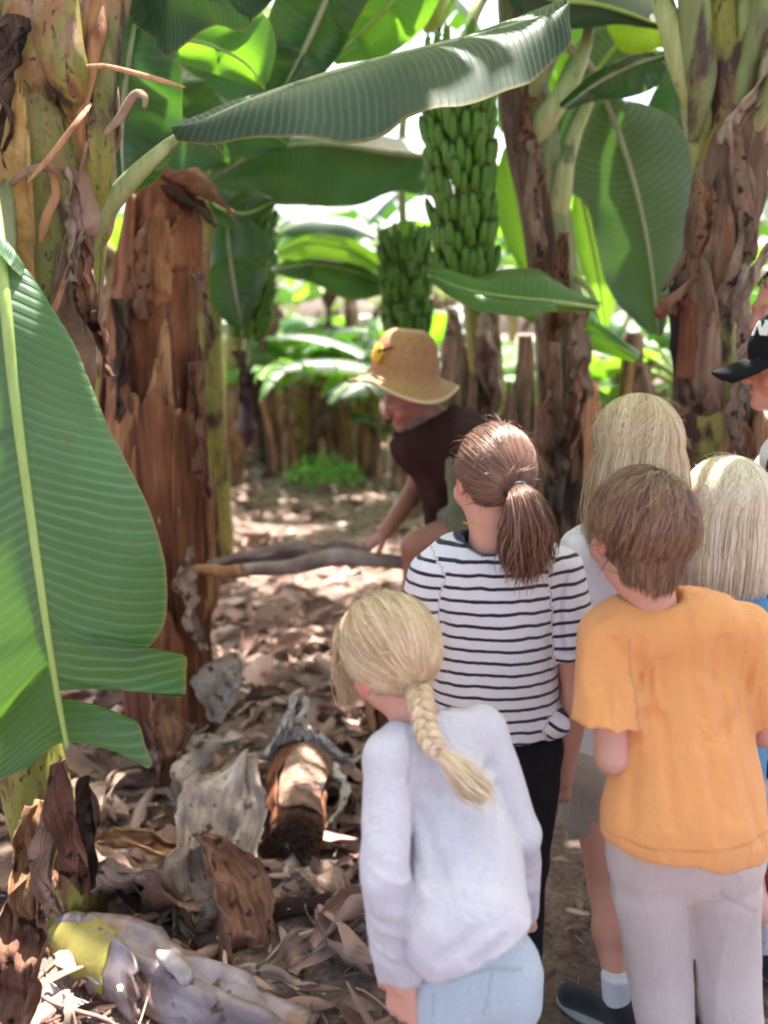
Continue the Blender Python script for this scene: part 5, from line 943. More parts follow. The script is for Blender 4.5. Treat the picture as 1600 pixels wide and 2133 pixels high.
sl = slerp(hd, np.tile(td, (n, 1))+r.normal(size=(n, 3))*.03, t); pth = hc+(sl*(rs+.002+.004*r.random((n, 1, 1))+.004*np.sin(t*3.1)[None, :, None]))@A.T
hs = sdf_mesh('hair', [E_(hc, rs-.001, .01, A), C_(hc+A@np.array([0, -.05, -.03]), tie, .045, .02, .03), E_(hc+A@np.array([0, .10, -.10]), (.085, .10, .10), .01, A, neg=True)], .005, M['h_brown'], G)
strands('hair_strands', pth, (sl*rs)@A.T, .0012, M['h_brown'], hs, clump(r, hd), seed=1)
flyaways(hc, A, rs, M['h_brown'], hs, 301)
c = [tie+np.array([-.005, .01, 0]), P(1088, 1040, Y-.125), P(1098, 1085, Y-.135), P(1095, 1130, Y-.12), P(1093, 1192, Y-.10)]
pth, rf = tail(c, [.012, .030, .046, .038, .016], 2600, 16, 5, .016, .011); strands('ponytail', pth, rf, .0013, M['h_brown'], hs, r.random(2600)**1.4, seed=2)
V, L = tube_arr(spline([tie+np.array([.014*math.cos(a), -.02+0*a, .014*math.sin(a)]) for a in np.linspace(0, 6.28, 12)], 24), .0045, 8, close=False); mesh('hair_tie', V, L, M['elastic'], hs)
V, L = tube_arr(spline([P(965, 1088, Y-.02), P(1000, 1098, Y-.055), P(1040, 1100, Y-.05), P(1066, 1095, Y-.03)], 20), .0012, 6); mesh('necklace', V, L, M['yellow'], G)
# ---------- boy in orange
G = thing('person', 'boy with short brown hair in loose orange T-shirt and pale beige sweatpants', 'person', [P(1420, 1700, 1.42)[0], 1.42, 0])
Y = 1.42; A = fr(np.array([-.22, 1, -.16]), np.array([.04, .08, 1])); C = P(1330, 1112, Y)
J = dict(C=C, A=A, s=.95, Nb=P(1365, 1262, Y), SL=P(1270, 1335, Y), SR=P(1540, 1320, Y), EL=P(1277, 1575, Y-.07), ER=P(1592, 1520, Y), WL=P(1310, 1545, Y+.12), WR=P(1560, 1500, Y+.2), HL=P(1350, 1780, Y), HR=P(1490, 1780, Y), fd=np.array([0, 1., 0]))
J['KL'] = P(1372, 2000, Y+.01); J['KR'] = P(1510, 2000, Y+.01); J['FL'] = np.array([P(1395, 2133, Y)[0], Y-.02, .07]); J['FR'] = np.array([P(1525, 2133, Y)[0], Y-.02, .07])
sdf_mesh('body', body_prims(J, .96, .036, .055), .005, M['skin'], G, colfn=skin_cols(C, A, .95, base))
sh = [C_(P(1335, 1325, Y), P(1482, 1312, Y), .068, .066, .05), E_(P(1378, 1288, Y), (.11, .062, .055), .05), C_(P(1430, 1390, Y), P(1424, 1742, Y-.10), .108, .152, .03, SQ, None, nrm(np.array([-.06, 0, -1]))), E_(P(1300, 1770, Y-.04), (.03, .03, .03), .03), E_(P(1565, 1752, Y-.02), (.028, .03, .03), .03)]
for q, e in (('L', P(1259, 1508, Y-.06)), ('R', P(1592, 1478, Y))): sh.append(C_(J['S'+q]+np.array([0, 0, .006]), e, .056, .066, .012, None, None, True))
sh[3:5] = []
sh.append(C_(J['Nb']+np.array([-.004, 0, .022]), C+np.array([0, -.02, -.07]), .047, .056, .006, neg=True))
def odisp(X):
    f = cloth_disp(.0080, (15, 15, 3.4), 8)(X); lo = P(1265, 1400, Y); 
    dg = vn((X@np.array([[1, 0, 0], [0, 1, 0], [.7, 0, 1]]).T)*np.array([60, 20, 9])); w = np.exp(-((X-P(1320, 1430, Y-.05))**2).sum(-1)/.006)+np.exp(-((X-P(1535, 1430, Y-.05))**2).sum(-1)/.006)
    Z = lambda x, y, d=.10: P(x, y, Y-d)
    rays = [(Z(1318, 1440), Z(1290, 1350, .08)), (Z(1320, 1450), Z(1345, 1350)), (Z(1322, 1470), Z(1400, 1400, .12)), (Z(1322, 1490), Z(1385, 1510, .12)), (Z(1552, 1450), Z(1530, 1350)), (Z(1552, 1460), Z(1480, 1420, .12)), (Z(1550, 1500), Z(1470, 1560, .13)), (Z(1440, 1280, .09), Z(1470, 1500, .13)), (Z(1500, 1330, .09), Z(1520, 1560, .12)), (Z(1400, 1500, .13), Z(1390, 1700, .15)), (Z(1470, 1520, .13), Z(1480, 1720, .15)), (Z(1330, 1560), Z(1300, 1720, .12)), (Z(1530, 1560, .12), Z(1560, 1720, .12))]
    return f-.009*(1-2*np.abs(dg))*np.clip(w, 0, 1)+crease(X, rays, .0085, .011)
T0 = sdf_mesh('shirt', sh, .005, M['orange'], G, odisp, attrfn=lambda V, pr: {'seam': np.maximum(seam_attr(V, [[P(1318, 1345, Y-.09), P(1322, 1430, Y-.09), P(1316, 1500, Y-.06)], [P(1300, 1262, Y-.06), P(1370, 1275, Y-.07), P(1440, 1258, Y-.06)]], .003), np.exp(-((V[:, 2]-P(1424, 1712, Y-.1)[2]-.06*(V[:, 0]-.45))/.0022)**2)*.5*(V[:, 2] < 1))})
sdf_mesh('sweatpants', [C_(P(1358, 1700, Y), P(1492, 1700, Y), .085, .085, .05, (np.array([0, 1., 0]), .8)), C_(P(1358, 1780, Y), P(1492, 1780, Y), .092, .092, .05, (np.array([0, 1., 0]), .9)), C_(P(1350, 1850, Y), J['KL']-[.004, 0, 0], .077, .064, .014), C_(P(1503, 1850, Y), J['KR']+[.002, 0, 0], .074, .062, .010), C_(J['KL']-[.004, 0, 0], J['FL']+[0, 0, .02], .064, .055, .004), C_(J['KR']+[.002, 0, 0], J['FR']+[0, 0, .02], .062, .056, .004)], .005, M['beige'], G, cloth_disp(.009, (11, 11, 3), 12), attrfn=lambda V, pr: {'seam': seam_attr(V, [[P(1502, 1850, Y-.08), P(1512, 1872, Y-.08), P(1540, 1880, Y-.07), P(1565, 1878, Y-.03)]], .003)})
for q in 'LR': shoe(G, J['F'+q], J['fd'], .95)
V, L = tube_arr(spline([P(1310, 1228, Y-.03), P(1325, 1213, Y-.045), P(1350, 1205, Y-.06)], 12), .004, 6, .4); mesh('lanyard', V, L, M['lanyard'], G)
rs = np.array([.079, .094, .092])*.95; hc = C+A@np.array([0, -.012, .018])*.95
r = np.random.default_rng(21); n = 6500; t = np.linspace(0, 1, 12); wh = nrm(np.array([.25, -.25, 1.0]))
d0 = nrm(wh+r.normal(size=(n, 3))*.13); az = r.random(n)*6.283; end = np.stack([np.cos(az), np.sin(az), -.10-1.1*np.clip(.5-np.sin(az), 0, 1)*(.55+.45*r.random(n))], -1); st_ = r.random(n)**.7*1.0
e = nrm(end); e[(e[:, 1] > .3) & (e[:, 2] < .1), 2] = .15; e = nrm(e)
full = slerp(d0, e, np.linspace(0, 1, 60)); i0 = (st_*39).astype(int); k = 12
idx = i0[:, None]+(np.linspace(0, 1, k)[None]*(19+r.integers(0, 1, n)[:, None])).astype(int); idx = np.clip(idx, 0, 59); sl = np.take_along_axis(full, idx[..., None].repeat(3, 2), 1)
sw = .09*np.sin(t*2.2)[None, :, None]*np.stack([-sl[..., 1], sl[..., 0], 0*sl[..., 0]], -1); sl = nrm(sl+sw)
lift = .006+.010*r.random((n, 1, 1))+.007*np.sin(t*2.6)[None, :, None]
tap = 1-.13*np.clip(-sl[..., 2:3]-.15, 0, 1); pth = hc+(sl*(rs*tap+lift))@A.T
hs = sdf_mesh('hair', [E_(hc, rs+.006, .01, A), E_(hc+A@np.array([0, -.035, -.05]), (.058, .043, .045), .03, A), E_(hc+A@np.array([0, .085, -.09]), (.07, .09, .085), .01, A, neg=True)], .005, M['h_boy'], G)
strands('hair_strands', pth, (sl*rs)@A.T, .0015, M['h_boy'], hs, clump(r, e, 90), seed=3, tip=.15)
flyaways(hc, A, rs+.008, M['h_boy'], hs, 305, 200)
nn_ = 2600; a_ = r.uniform(-1.15, 1.15, nn_); z0_ = r.uniform(-.065, .035, nn_); rad_ = np.array([.078, .089])
tt = np.linspace(0, 1, 10); zz_ = z0_[:, None]-tt[None]*(.045+.02*r.random((nn_, 1)))*(1.1-.35*np.abs(a_[:, None])); sh_ = 1-np.clip(-zz_-.03, 0, 1)*3.2; ly = .004*r.random((nn_, 1))
pl = np.stack([np.sin(a_)[:, None]*(rad_[0]*sh_+ly)+.002*np.sin(tt*6+a_[:, None]*9), -np.cos(a_)[:, None]*(rad_[1]*sh_+ly+.004), zz_], -1); pth = hc+pl@A.T
strands('nape_hair', pth, (pl*np.array([1, 1, 0.])+1e-4)@A.T, .0014, M['h_boy'], hs, r.random(nn_)*.8, seed=4, tip=.1)
# ---------- braided girl
G = thing('person', 'small blonde girl with long braid, pale grey long sleeved top and light jeans', 'person', [P(985, 1900, 1.13)[0], 1.13, 0])
C = P(812, 1362, 1.31); A = fr(np.array([-.75, .95, -.45]), np.array([-.25, .0, 1]))
J = dict(C=C, A=A, s=.96, Nb=P(872, 1502, 1.26), SL=P(812, 1580, 1.19), SR=P(1000, 1530, 1.27), EL=P(802, 1830, 1.08), ER=P(1080, 1738, 1.20), WL=P(838, 2042, 1.09), WR=P(1085, 1900, 1.30), HL=P(930, 2060, 1.13), HR=P(1040, 2060, 1.15), fd=np.array([-.3, 1., 0]), hdL=np.array([.02, .12, -1.]), pnL=np.array([.6, .8, 0]), thL=np.array([.5, .8, 0]), cuL=.6, hs=.86)
for q, x in (('L', 935), ('R', 1035)):
    p = P(x, 2060, 1.15); J['K'+q] = np.array([p[0], 1.19, .29]); J['F'+q] = np.array([p[0]-.01, 1.14, .06])
sdf_mesh('body', body_prims(J, .88, .034, .05), .0042, M['skin'], G, colfn=skin_cols(C, A, .96, (.66, .36, .28)))
hp = nrm(P(880, 2055, 1.05)-P(1115, 1965, 1.05)); hn_ = nrm(np.cross(hp, np.array([0, 1, 0.]))); hn_ = hn_*-np.sign(hn_[2])
sh = [C_(J['SL'], J['SR'], .044, .044, .04), C_(P(925, 1640, 1.20), P(968, 1800, 1.14), .080, .088, .04, (np.array([0, 1., 0]), .8)), C_(P(968, 1780, 1.14), P(985, 1962, 1.045), .084, .095, .03, (np.array([0, 1., 0]), .68), None, hn_), E_(P(893, 1520, 1.25), (.075, .055, .04), .04),
      C_(J['SL'], J['EL'], .041, .035, .008), C_(J['EL'], P(836, 2026, 1.09), .035, .0335, .003, None, None, True), C_(J['SR'], J['ER'], .044, .038, .012), C_(J['ER'], J['WR'], .038, .034, .008, None, None, True)]
sh.append(C_(J['Nb'], C+np.array([0, 0, -.06]), .052, .055, .006, neg=True))
def ldisp(X):
    f = cloth_disp(.0055, (15, 15, 4), 31, shear=(.3, 0))(X); w = np.exp(-((X[:, 0]-J['EL'][0])**2/.003+(X[:, 2]-P(830, 1960, 1.1)[2])**2/.03)); w2 = np.exp(-((X[:, 0]-J['ER'][0])**2/.004+(X[:, 2]-J['WR'][2]-.05)**2/.01))
    rays = [(P(868, 1660, 1.10), P(930, 1560, 1.13)), (P(868, 1680, 1.09), P(960, 1720, 1.06)), (P(872, 1720, 1.08), P(930, 1850, 1.05)), (P(1040, 1620, 1.16), P(960, 1700, 1.1)), (P(1045, 1660, 1.15), P(1000, 1850, 1.06)), (P(900, 1960, 1.04), P(1010, 1900, 1.03)), (P(880, 1900, 1.05), P(940, 1780, 1.07)), (P(1060, 1900, 1.05), P(980, 1960, 1.03))]
    return crease(X, rays, .0075, .010)+f-.005*(1-2*np.abs(vn((X@np.array([[1, 0, .4], [0, 1, 0], [0, 0, 1]]))*np.array([16, 16, 46]))))*(w+w2)
sdf_mesh('long_sleeved_top', sh, .005, M['lilac'], G, ldisp, attrfn=lambda V, pr: {'seam': seam_attr(V, [[P(845, 1545, 1.14), P(858, 1600, 1.10), P(852, 1680, 1.08)], [P(866, 2035, 1.04), P(980, 2012, 1.02), P(1090, 1948, 1.05)], [P(803, 2046, 1.07), P(870, 2044, 1.07)]], .0028)})
sdf_mesh('jeans', [C_(J['HL']+[0, 0, .05], J['HR']+[0, 0, .05], .064, .064, .04), C_(J['HL'], J['HR'], .068, .068, .04), C_(J['HL']-[0, 0, .02], J['KL'], .069, .052, .014), C_(J['HR']-[0, 0, .02], J['KR'], .069, .052, .014), C_(J['KL'], J['FL'], .055, .042, .02), C_(J['KR'], J['FR'], .055, .042, .02)], .005, M['jeans'], G, cloth_disp(.004, (20, 20, 12), 15), attrfn=lambda V, pr: {'seam': seam_attr(V, [[P(880, 2075, 1.05), P(1000, 2070, 1.04), P(1090, 2040, 1.08)], [P(905, 2090, 1.05), P(905, 2133, 1.05)], [P(1030, 2070, 1.05), P(1010, 2133, 1.05)]], .0025)})
for q in 'LR': shoe(G, J['F'+q], J['fd'], .8, 'pink')
rs = np.array([.074, .085, .086])*.98; hc = C+A@np.array([0, -.012, .018])*.96; tie = P(872, 1432, 1.235); td = nrm(np.linalg.solve(A*rs, tie-hc)); tie = hc+A@(td*(rs+.012))
r = np.random.default_rng(31); n = 6000; hd = hairline(n, r, .45, -.35); t = np.linspace(0, 1, 14)
sl = slerp(hd, np.tile(td, (n, 1))+r.normal(size=(n, 3))*.06, t); pth = hc+(sl*(rs+.003+.005*r.random((n, 1, 1))+.006*np.sin(t*3.1)[None, :, None]))@A.T
hs = sdf_mesh('hair', [E_(hc, rs+.001, .01, A), E_(hc+A@np.array([0, .09, -.10]), (.085, .09, .10), .01, A, neg=True)], .005, M['h_blond2'], G)
strands('hair_strands', pth, (sl*rs)@A.T, .0011, M['h_blond2'], hs, clump(r, hd, 90), seed=5)
flyaways(hc, A, rs, M['h_blond2'], hs, 303)
# loose locks hanging by the face
n = 420; a = nrm(np.stack([-.75-.2*r.random(n), .45+.5*r.random(n), .35+.5*r.random(n)], -1)); b = nrm(np.stack([-.95+.25*r.random(n), .6+.5*r.random(n), -.45-.3*r.random(n)], -1)); sl = slerp(a, b, t)
pth = hc+(sl*(rs+.008+.035*t[None, :, None]*r.random((n, 1, 1))**1.5+.006*np.sin(t[None, :, None]*6+20*r.random((n, 1, 1)))))@A.T; pth[:, :, 2] -= (.06*r.random(n)**2)[:, None]*t[None]**2; strands('loose_locks', pth, (sl*rs)@A.T, .0012, M['h_blond2'], hs, .3+.6*r.random(n), seed=6, tip=.1)
bc = spline([tie, P(880, 1480, 1.19), P(892, 1530, 1.165), P(915, 1570, 1.14)], 60); Tb = nrm(np.gradient(bc, axis=0)); Bb = nrm(np.cross(Tb, np.array([0, -1, .2]))); Nb_ = np.cross(Bb, Tb); sb = np.linspace(0, 1, 60)
for i in range(3):
    ph = sb*2*np.pi*2.5+i*2.094; cen = bc+Bb*(.0145*np.sin(ph))[:, None]*(1-.25*sb)[:, None]+Nb_*(.008*np.sin(2*ph))[:, None]
    n = 90; pt, rf = tail(cen, [.011, .0125, .012, .011, .009], n, 60, 40+i, .0, .0, .8); 
    pt = cen[None]+(pt-cen[None])*1.0
    V, L = tube_arr(cen, np.interp(sb, [0, .1, 1], [.0095, .0095, .0075]), 10); q = mesh('braid_lock', V, L, M['h_blond2'], hs, attrs={'rnd': np.full(len(V), .45), 's': np.full(len(V), .5)})
    rr_ = np.random.default_rng(i); aa = rr_.random(n)*6.283; Tc = nrm(np.gradient(cen, axis=0)); Bc = nrm(np.cross(Tc, Nb_)); Nc = np.cross(Bc, Tc); tw = aa[:, None]+sb[None]*9; of = Bc[None]*np.cos(tw)[..., None]+Nc[None]*np.sin(tw)[..., None]
    q2 = strands('braid_strands', cen[None]+of*(.0094-.0018*sb)[None, :, None], of, .0011, M['h_blond2'], hs, rr_.random(n), seed=7+i)
pth, rf = tail([P(915, 1568, 1.14), P(945, 1595, 1.115), P(975, 1625, 1.105), P(1018, 1665, 1.10)], [.009, .02, .024, .012], 420, 12, 9, .006, .003, .6); strands('braid_tail', pth, rf, .0017, M['h_blond'], hs, .55+.45*r.random(420), seed=10)
V, L = tube_arr(spline([P(915, 1568, 1.135)+np.array([.012*math.cos(a), .004*math.sin(a), .010*math.sin(a)]) for a in np.linspace(0, 6.28, 12)], 24), .0038, 8, close=False); mesh('hair_tie', V, L, M['pinkel'], hs)
# ---------- long haired blonde girl
G = thing('person', 'tall girl with long straight blonde hair, white T-shirt and khaki shorts', 'person', [P(1280, 1560, 1.8)[0], 1.8, 0])
Y = 1.82; C = P(1318, 940, Y); A = fr(np.array([-.45, 1, -.12]), np.array([.0, .1, 1]))
J = dict(C=C, A=A, s=1.0, Nb=P(1310, 1090, Y), SL=P(1222, 1150, Y), SR=P(1415, 1150, Y+.03), EL=P(1244, 1350, Y+.02), ER=P(1430, 1380, Y), WL=P(1262, 1480, Y+.1), WR=P(1400, 1500, Y+.12), HL=P(1225, 1600, Y-.02), HR=P(1330, 1600, Y), fd=np.array([-.5, 1., 0]), fdL=np.array([-.9, .55, 0]))
J['KL'] = P(1262, 1850, 1.72); p = P(1288, 2085, 1.55); J['FL'] = np.array([p[0], 1.56, .085]); J['KR'] = np.array([J['HR'][0]+.01, 1.85, .46]); J['FR'] = np.array([J['HR'][0]+.03, 1.84, .07])
sdf_mesh('body', body_prims(J, .98, .036, .05), .006, M['skin'], G, colfn=skin_cols(C, A, 1.0, (.56, .28, .19)))
sh = [C_(J['SL'], J['SR'], .052, .052, .04), E_(P(1312, 1110, Y), (.09, .06, .05), .05), C_(P(1310, 1240, Y), P(1282, 1605, Y-.02), .120, .128, .05, SQ, None, nrm(np.array([-.25, 0, -1])))]
for q, e in (('L', P(1236, 1262, Y)), ('R', P(1432, 1270, Y))): sh.append(C_(J['S'+q], e, .054, .064, .02, None, None, True))
sh.append(C_(J['Nb'], C+np.array([0, 0, -.06]), .056, .058, .006, neg=True))
sdf_mesh('shirt', sh, .006, M['white'], G, cloth_disp(.008, (15, 15, 7), 41, shear=(.5, 0)))
sdf_mesh('shorts', [C_(P(1232, 1600, Y-.02), P(1325, 1600, Y), .090, .090, .04), C_(P(1232, 1620, Y-.02), P(1225, 1715, Y-.02), .082, .072, .02, None, None, nrm(np.array([-.12, 0, -1]))), C_(P(1330, 1620, Y), P(1330, 1715, Y), .082, .078, .02, None, None, True)], .006, M['khaki'], G, cloth_disp(.006, (18, 18, 12), 45))
sdf_mesh('sock', [C_(J['FL']-[0, 0, .02], J['FL']+[-.003, .012, .055], .031, .034, .01, None, None, True)], .005, M['sock'], G)
shoe(G, J['FL'], J['fdL'], .85); shoe(G, J['FR'], J['fd'], .9)
rs = np.array([.077, .096, .095]); hc = C+A@np.array([0, -.012, .018]); r = np.random.default_rng(51); k = 18; t = np.linspace(0, 1, k)
def long_hair(hc, A, rs, n, zend, r, flare=.02, back=.0, wspread=1.0, ragged=.02, part=.1):
    x0 = part*.2; side = np.where(r.random(n) < .5, -1, 1); yy = r.uniform(-.95, .6, n); d0 = nrm(np.stack([x0+side*.02+r.normal(size=n)*.02, yy, np.sqrt(np.maximum(0, 1-yy**2*.95))+.05], -1))
    az = np.where(yy < -.0, r.uniform(-1, 1, n)*.5*np.pi*.95, 0); e = np.stack([side*np.abs(np.sin(np.abs(az)))*1.0, -np.cos(az), -.12+0*az], -1)
    f = yy >= 0; e[f] = np.stack([side[f]*1.0, -.6+.8*yy[f]+r.normal(size=f.sum())*.2, -.12+0*yy[f]], -1); e = nrm(e)
    n1 = 10; sl = slerp(d0, e, np.linspace(0, 1, n1)); th = .002+.011*r.random((n, 1, 1)); p1 = hc+(sl*(rs+th+.006))@A.T; rf1 = (sl*rs)@A.T
    last = p1[:, -1]; out = nrm(rf1[:, -1]*np.array([1, 1, 0])); tt = np.linspace(0, 1, 9)[1:]; ze = zend+ragged*r.normal(size=n)*.6
    p2 = last[:, None]+out[:, None]*(flare*np.sin(tt*2.2))[None, :, None]+np.stack([0*tt[None]+0*ze[:, None], 0*tt[None]+0*ze[:, None], (ze-last[:, 2])[:, None]*tt[None]], -1); p2 = p2+.004*np.sin(tt*5+r.random((n, 1))*20)[..., None]*np.array([1, .5, 0]) 
    return np.concatenate([p1, p2], 1), np.concatenate([rf1, out[:, None].repeat(8, 1)], 1), e
pth, rf, e = long_hair(hc, A, rs, 5200, P(1322, 1125, Y)[2], r, .022)
hs = sdf_mesh('hair', [E_(hc, rs+.004, .01, A), C_(hc+A@np.array([0, -.03, -.03]), hc+np.array([0.0, -.03, -.19]), .068, .075, .03), E_(hc+A@np.array([0, .10, -.06]), (.085, .09, .12), .01, A, neg=True)], .006, M['h_blond'], G)
strands('hair_strands', pth, rf, .0014, M['h_blond'], hs, clump(r, e, 80), seed=12); flyaways(hc, A, rs+.006, M['h_blond'], hs, 307)
# ---------- platinum child
G = thing('person', 'child with straight platinum blonde bob in bright blue T-shirt, beside the boy in orange', 'person', [P(1510, 1500, 1.78)[0], 1.78, 0])
Y = 1.78; C = P(1508, 1062, Y); A = fr(np.array([-.35, 1, -.15]), np.array([-.02, .1, 1]))
J = dict(C=C, A=A, s=.93, Nb=P(1510, 1225, Y), SL=P(1425, 1290, Y), SR=P(1560, 1280, Y), EL=P(1415, 1450, Y+.05), ER=P(1558, 1470, Y+.06), WL=P(1440, 1500, Y+.2), WR=P(1530, 1520, Y+.22), HL=P(1460, 1660, Y), HR=P(1540, 1660, Y), fd=np.array([-.2, 1., 0]))
J['KL'] = P(1470, 1830, Y); J['KR'] = P(1556, 1830, Y); J['FL'] = np.array([P(1475, 1990, Y)[0], Y-.05, .07]); J['FR'] = np.array([P(1574, 1990, Y)[0], Y-.06, .07])
sdf_mesh('body', body_prims(J, .9, .034, .048), .006, M['skin'], G, colfn=skin_cols(C, A, .93, (.66, .38, .29)))
sh = [C_(J['SL'], J['SR'], .05, .05, .04), E_(P(1502, 1240, Y), (.08, .06, .05), .05), C_(P(1500, 1380, Y), P(1504, 1650, Y), .108, .105, .05, SQ, None, True)]
for q, e_ in (('L', P(1416, 1400, Y+.02)), ('R', P(1562, 1400, Y+.02))): sh.append(C_(J['S'+q], e_, .050, .052, .02, None, None, True))
sdf_mesh('shirt', sh, .006, M['blue'], G, cloth_disp(.006, (15, 15, 5), 51))
sdf_mesh('shorts', [C_(J['HL'], J['HR'], .078, .078, .04), C_(J['HL'], P(1466, 1750, Y), .075, .065, .02, None, None, True), C_(J['HR'], P(1548, 1745, Y), .072, .062, .02, None, None, True)], .006, M['sole'], G, cloth_disp(.005, (18, 18, 12), 55))
for q in 'LR':
    sdf_mesh('sock', [C_(J['F'+q]+[0, .01, .07], J['F'+q], .032, .034, .01)], .005, M['sock'], G); shoe(G, J['F'+q], J['fd'], .85)
rs = np.array([.080, .096, .094])*.95; hc = C+A@np.array([0, -.012, .018])*.93; r = np.random.default_rng(61)
pth, rf, e = long_hair(hc, A, rs, 5200, P(1505, 1222, Y-.08)[2], r, .012, ragged=.014)
hs = sdf_mesh('hair', [E_(hc, rs+.004, .01, A), C_(hc+A@np.array([0, -.025, -.03]), hc+np.array([0.0, -.03, -.14]), .064, .070, .03), E_(hc+A@np.array([0, .10, -.07]), (.08, .09, .12), .01, A, neg=True)], .006, M['h_plat'], G)
strands('hair_strands', pth, rf, .0014, M['h_plat'], hs, clump(r, e, 80), seed=13); flyaways(hc, A, rs+.006, M['h_plat'], hs, 309)
# ---------- person in black cap
G = thing('person', 'person in black cap with white letters and white T-shirt at the right edge', 'person', [P(1690, 1400, 1.95)[0], 1.95, 0])
Y = 1.95; C = P(1650, 757, Y); A = fr(np.array([-1, .12, -.12]), np.array([-.1, 0, 1]))
J = dict(C=C, A=A, s=.98, Nb=P(1666, 900, Y), SL=P(1648, 955, Y-.13), SR=P(1665, 955, Y+.13), EL=P(1655, 1180, Y-.15), ER=P(1680, 1200, Y+.15), WL=P(1610, 1130, Y-.18), WR=P(1640, 1300, Y+.1), HL=P(1700, 1400, Y-.08), HR=P(1700, 1400, Y+.08), fd=np.array([-1., 0, 0]))
for q, dy in (('L', -.09), ('R', .09)): J['K'+q] = P(1670, 1680, Y+dy); J['F'+q] = np.array([P(1660, 1980, 1.82+(q == 'R')*.2)[0], 1.82+(q == 'R')*.2, .07])
sdf_mesh('body', body_prims(J, 1.0), .006, M['skin'], G, colfn=skin_cols(C, A, .98, (.50, .24, .17)))
SX = (np.array([1., 0, 0]), .68)
sdf_mesh('shirt', [C_(J['SL'], J['SR'], .058, .058, .04), C_(P(1655, 1040, Y), P(1680, 1380, Y), .155, .15, .05, SX, None, True), C_(J['SL'], J['SL']*.45+J['EL']*.55, .06, .06, .03, None, None, True), C_(J['SR'], J['SR']*.45+J['ER']*.55, .06, .06, .03, None, None, True), C_(J['Nb'], C+np.array([0, 0, -.08]), .058, .058, .006, neg=True)], .007, M['white'], G, cloth_disp(.006, (15, 15, 6), 61))
sdf_mesh('strap_bag', [C_(P(1640, 890, Y-.13), P(1612, 1060, Y-.19), .03, .03, .01), C_(P(1612, 1230, Y-.12), P(1625, 1420, Y-.1), .07, .08, .04)], .007, M['black'], G, cloth_disp(.004, (18, 18, 8), 65))
sdf_mesh('trousers', [C_(J['HL'], J['HR'], .11, .11, .04), C_(J['HL'], J['KL'], .1, .075, .02), C_(J['HR'], J['KR'], .1, .075, .02), C_(J['KL'], J['FL'], .075, .06, .02), C_(J['KR'], J['FR'], .075, .06, .02)], .008, M['greycloth'], G, cloth_disp(.006, (15, 15, 6), 66))
shoe(G, J['FL'], J['fd'], 1.0, 'red'); shoe(G, J['FR'], J['fd'], 1.0, 'red')
cp = C+A@np.array([0, -.006, .032]); q = lambda x, y, z: cp+A@np.array([x, y, z])
bm = [C_(q(-.045, .09, .0), q(-.03, .165, -.022), .006, .005, .02), C_(q(.045, .09, .0), q(.03, .165, -.022), .006, .005, .02)]
cap = sdf_mesh('cap', [E_(q(0, 0, .01), (.086, .104, .098), .01, A), E_(q(0, -.01, -.075), (.12, .14, .07), .006, A, neg=True)], .005, M['black'], G)
xs, ys = np.linspace(-1, 1, 22)[:, None], np.linspace(0, 1, 14)[None]; w_ = .075*np.sqrt(np.maximum(0, 1-.85*ys**3)); V = np.stack([xs*w_, .075+.115*ys*(1-.35*xs**2)+0*xs, -.004-.032*ys-.022*xs**2], -1).reshape(-1, 3)
o = mesh('brim', cp+V@A.T, gridf(22, 14), M['black'], cap); md = o.modifiers.new('t', 'SOLIDIFY'); md.thickness = .005
fc = bpy.data.curves.new('letters', 'FONT'); fc.body = 'NY'; fc.size = .050; fc.extrude = .002; fc.align_x = 'CENTER'; fc.align_y = 'CENTER'; fc.space_character = .55; fc.offset = .0015
fo = bpy.data.objects.new('letters', fc); me = bpy.data.meshes.new_from_object(fo); bpy.data.curves.remove(fc)
v = np.array([x.co[:] for x in me.vertices]); dn = nrm(np.array([-.34, .80, .48])); rt = nrm(np.cross(np.array([0, 0, 1.]), dn)); up_ = np.cross(dn, rt); rt = rt; v2 = v[:, :1]*rt+v[:, 1:2]*up_+v[:, 2:3]*dn
dl = np.linalg.norm((v2+dn*.1)/np.array([.086, .104, .098]), axis=1, keepdims=True); base_ = (v2+dn*.1)/dl; base_ = base_*(1+(.004+v[:, 2:3])/.1); 
o = mesh('letters', q(0, 0, .01)+base_@A.T, [list(p.vertices) for p in me.polygons], M['white_thread'], cap, smooth=False)
# ---------- face at the edge
G = thing('person', 'adult whose ruddy face just enters at the right edge above the black cap', 'person', [P(1720, 1400, 2.35)[0], 2.35, 0])
Y = 2.35; C = P(1648, 640, Y); A = fr(np.array([-1, -.1, -.25]), np.array([-.2, 0, 1]))
J = dict(C=C, A=A, s=1.08, Nb=P(1712, 770, Y), SL=P(1740, 830, Y-.17), SR=P(1745, 830, Y+.17), EL=P(1750, 1050, Y-.2), ER=P(1750, 1050, Y+.2), WL=P(1740, 1220, Y-.18), WR=P(1740, 1220, Y+.18), HL=P(1750, 1240, Y-.09), HR=P(1750, 1240, Y+.09), fd=np.array([-1., 0, 0]))
for q_, dy in (('L', -.1), ('R', .1)): J['K'+q_] = P(1745, 1530, Y+dy); J['F'+q_] = np.array([P(1640, 1830, 2.12)[0]+.03, 2.12+(q_ == 'R')*.25, .08])
sdf_mesh('body', body_prims(J, 1.2), .008, M['skin'], G, colfn=skin_cols(C, A, 1.08, (.52, .22, .17)))
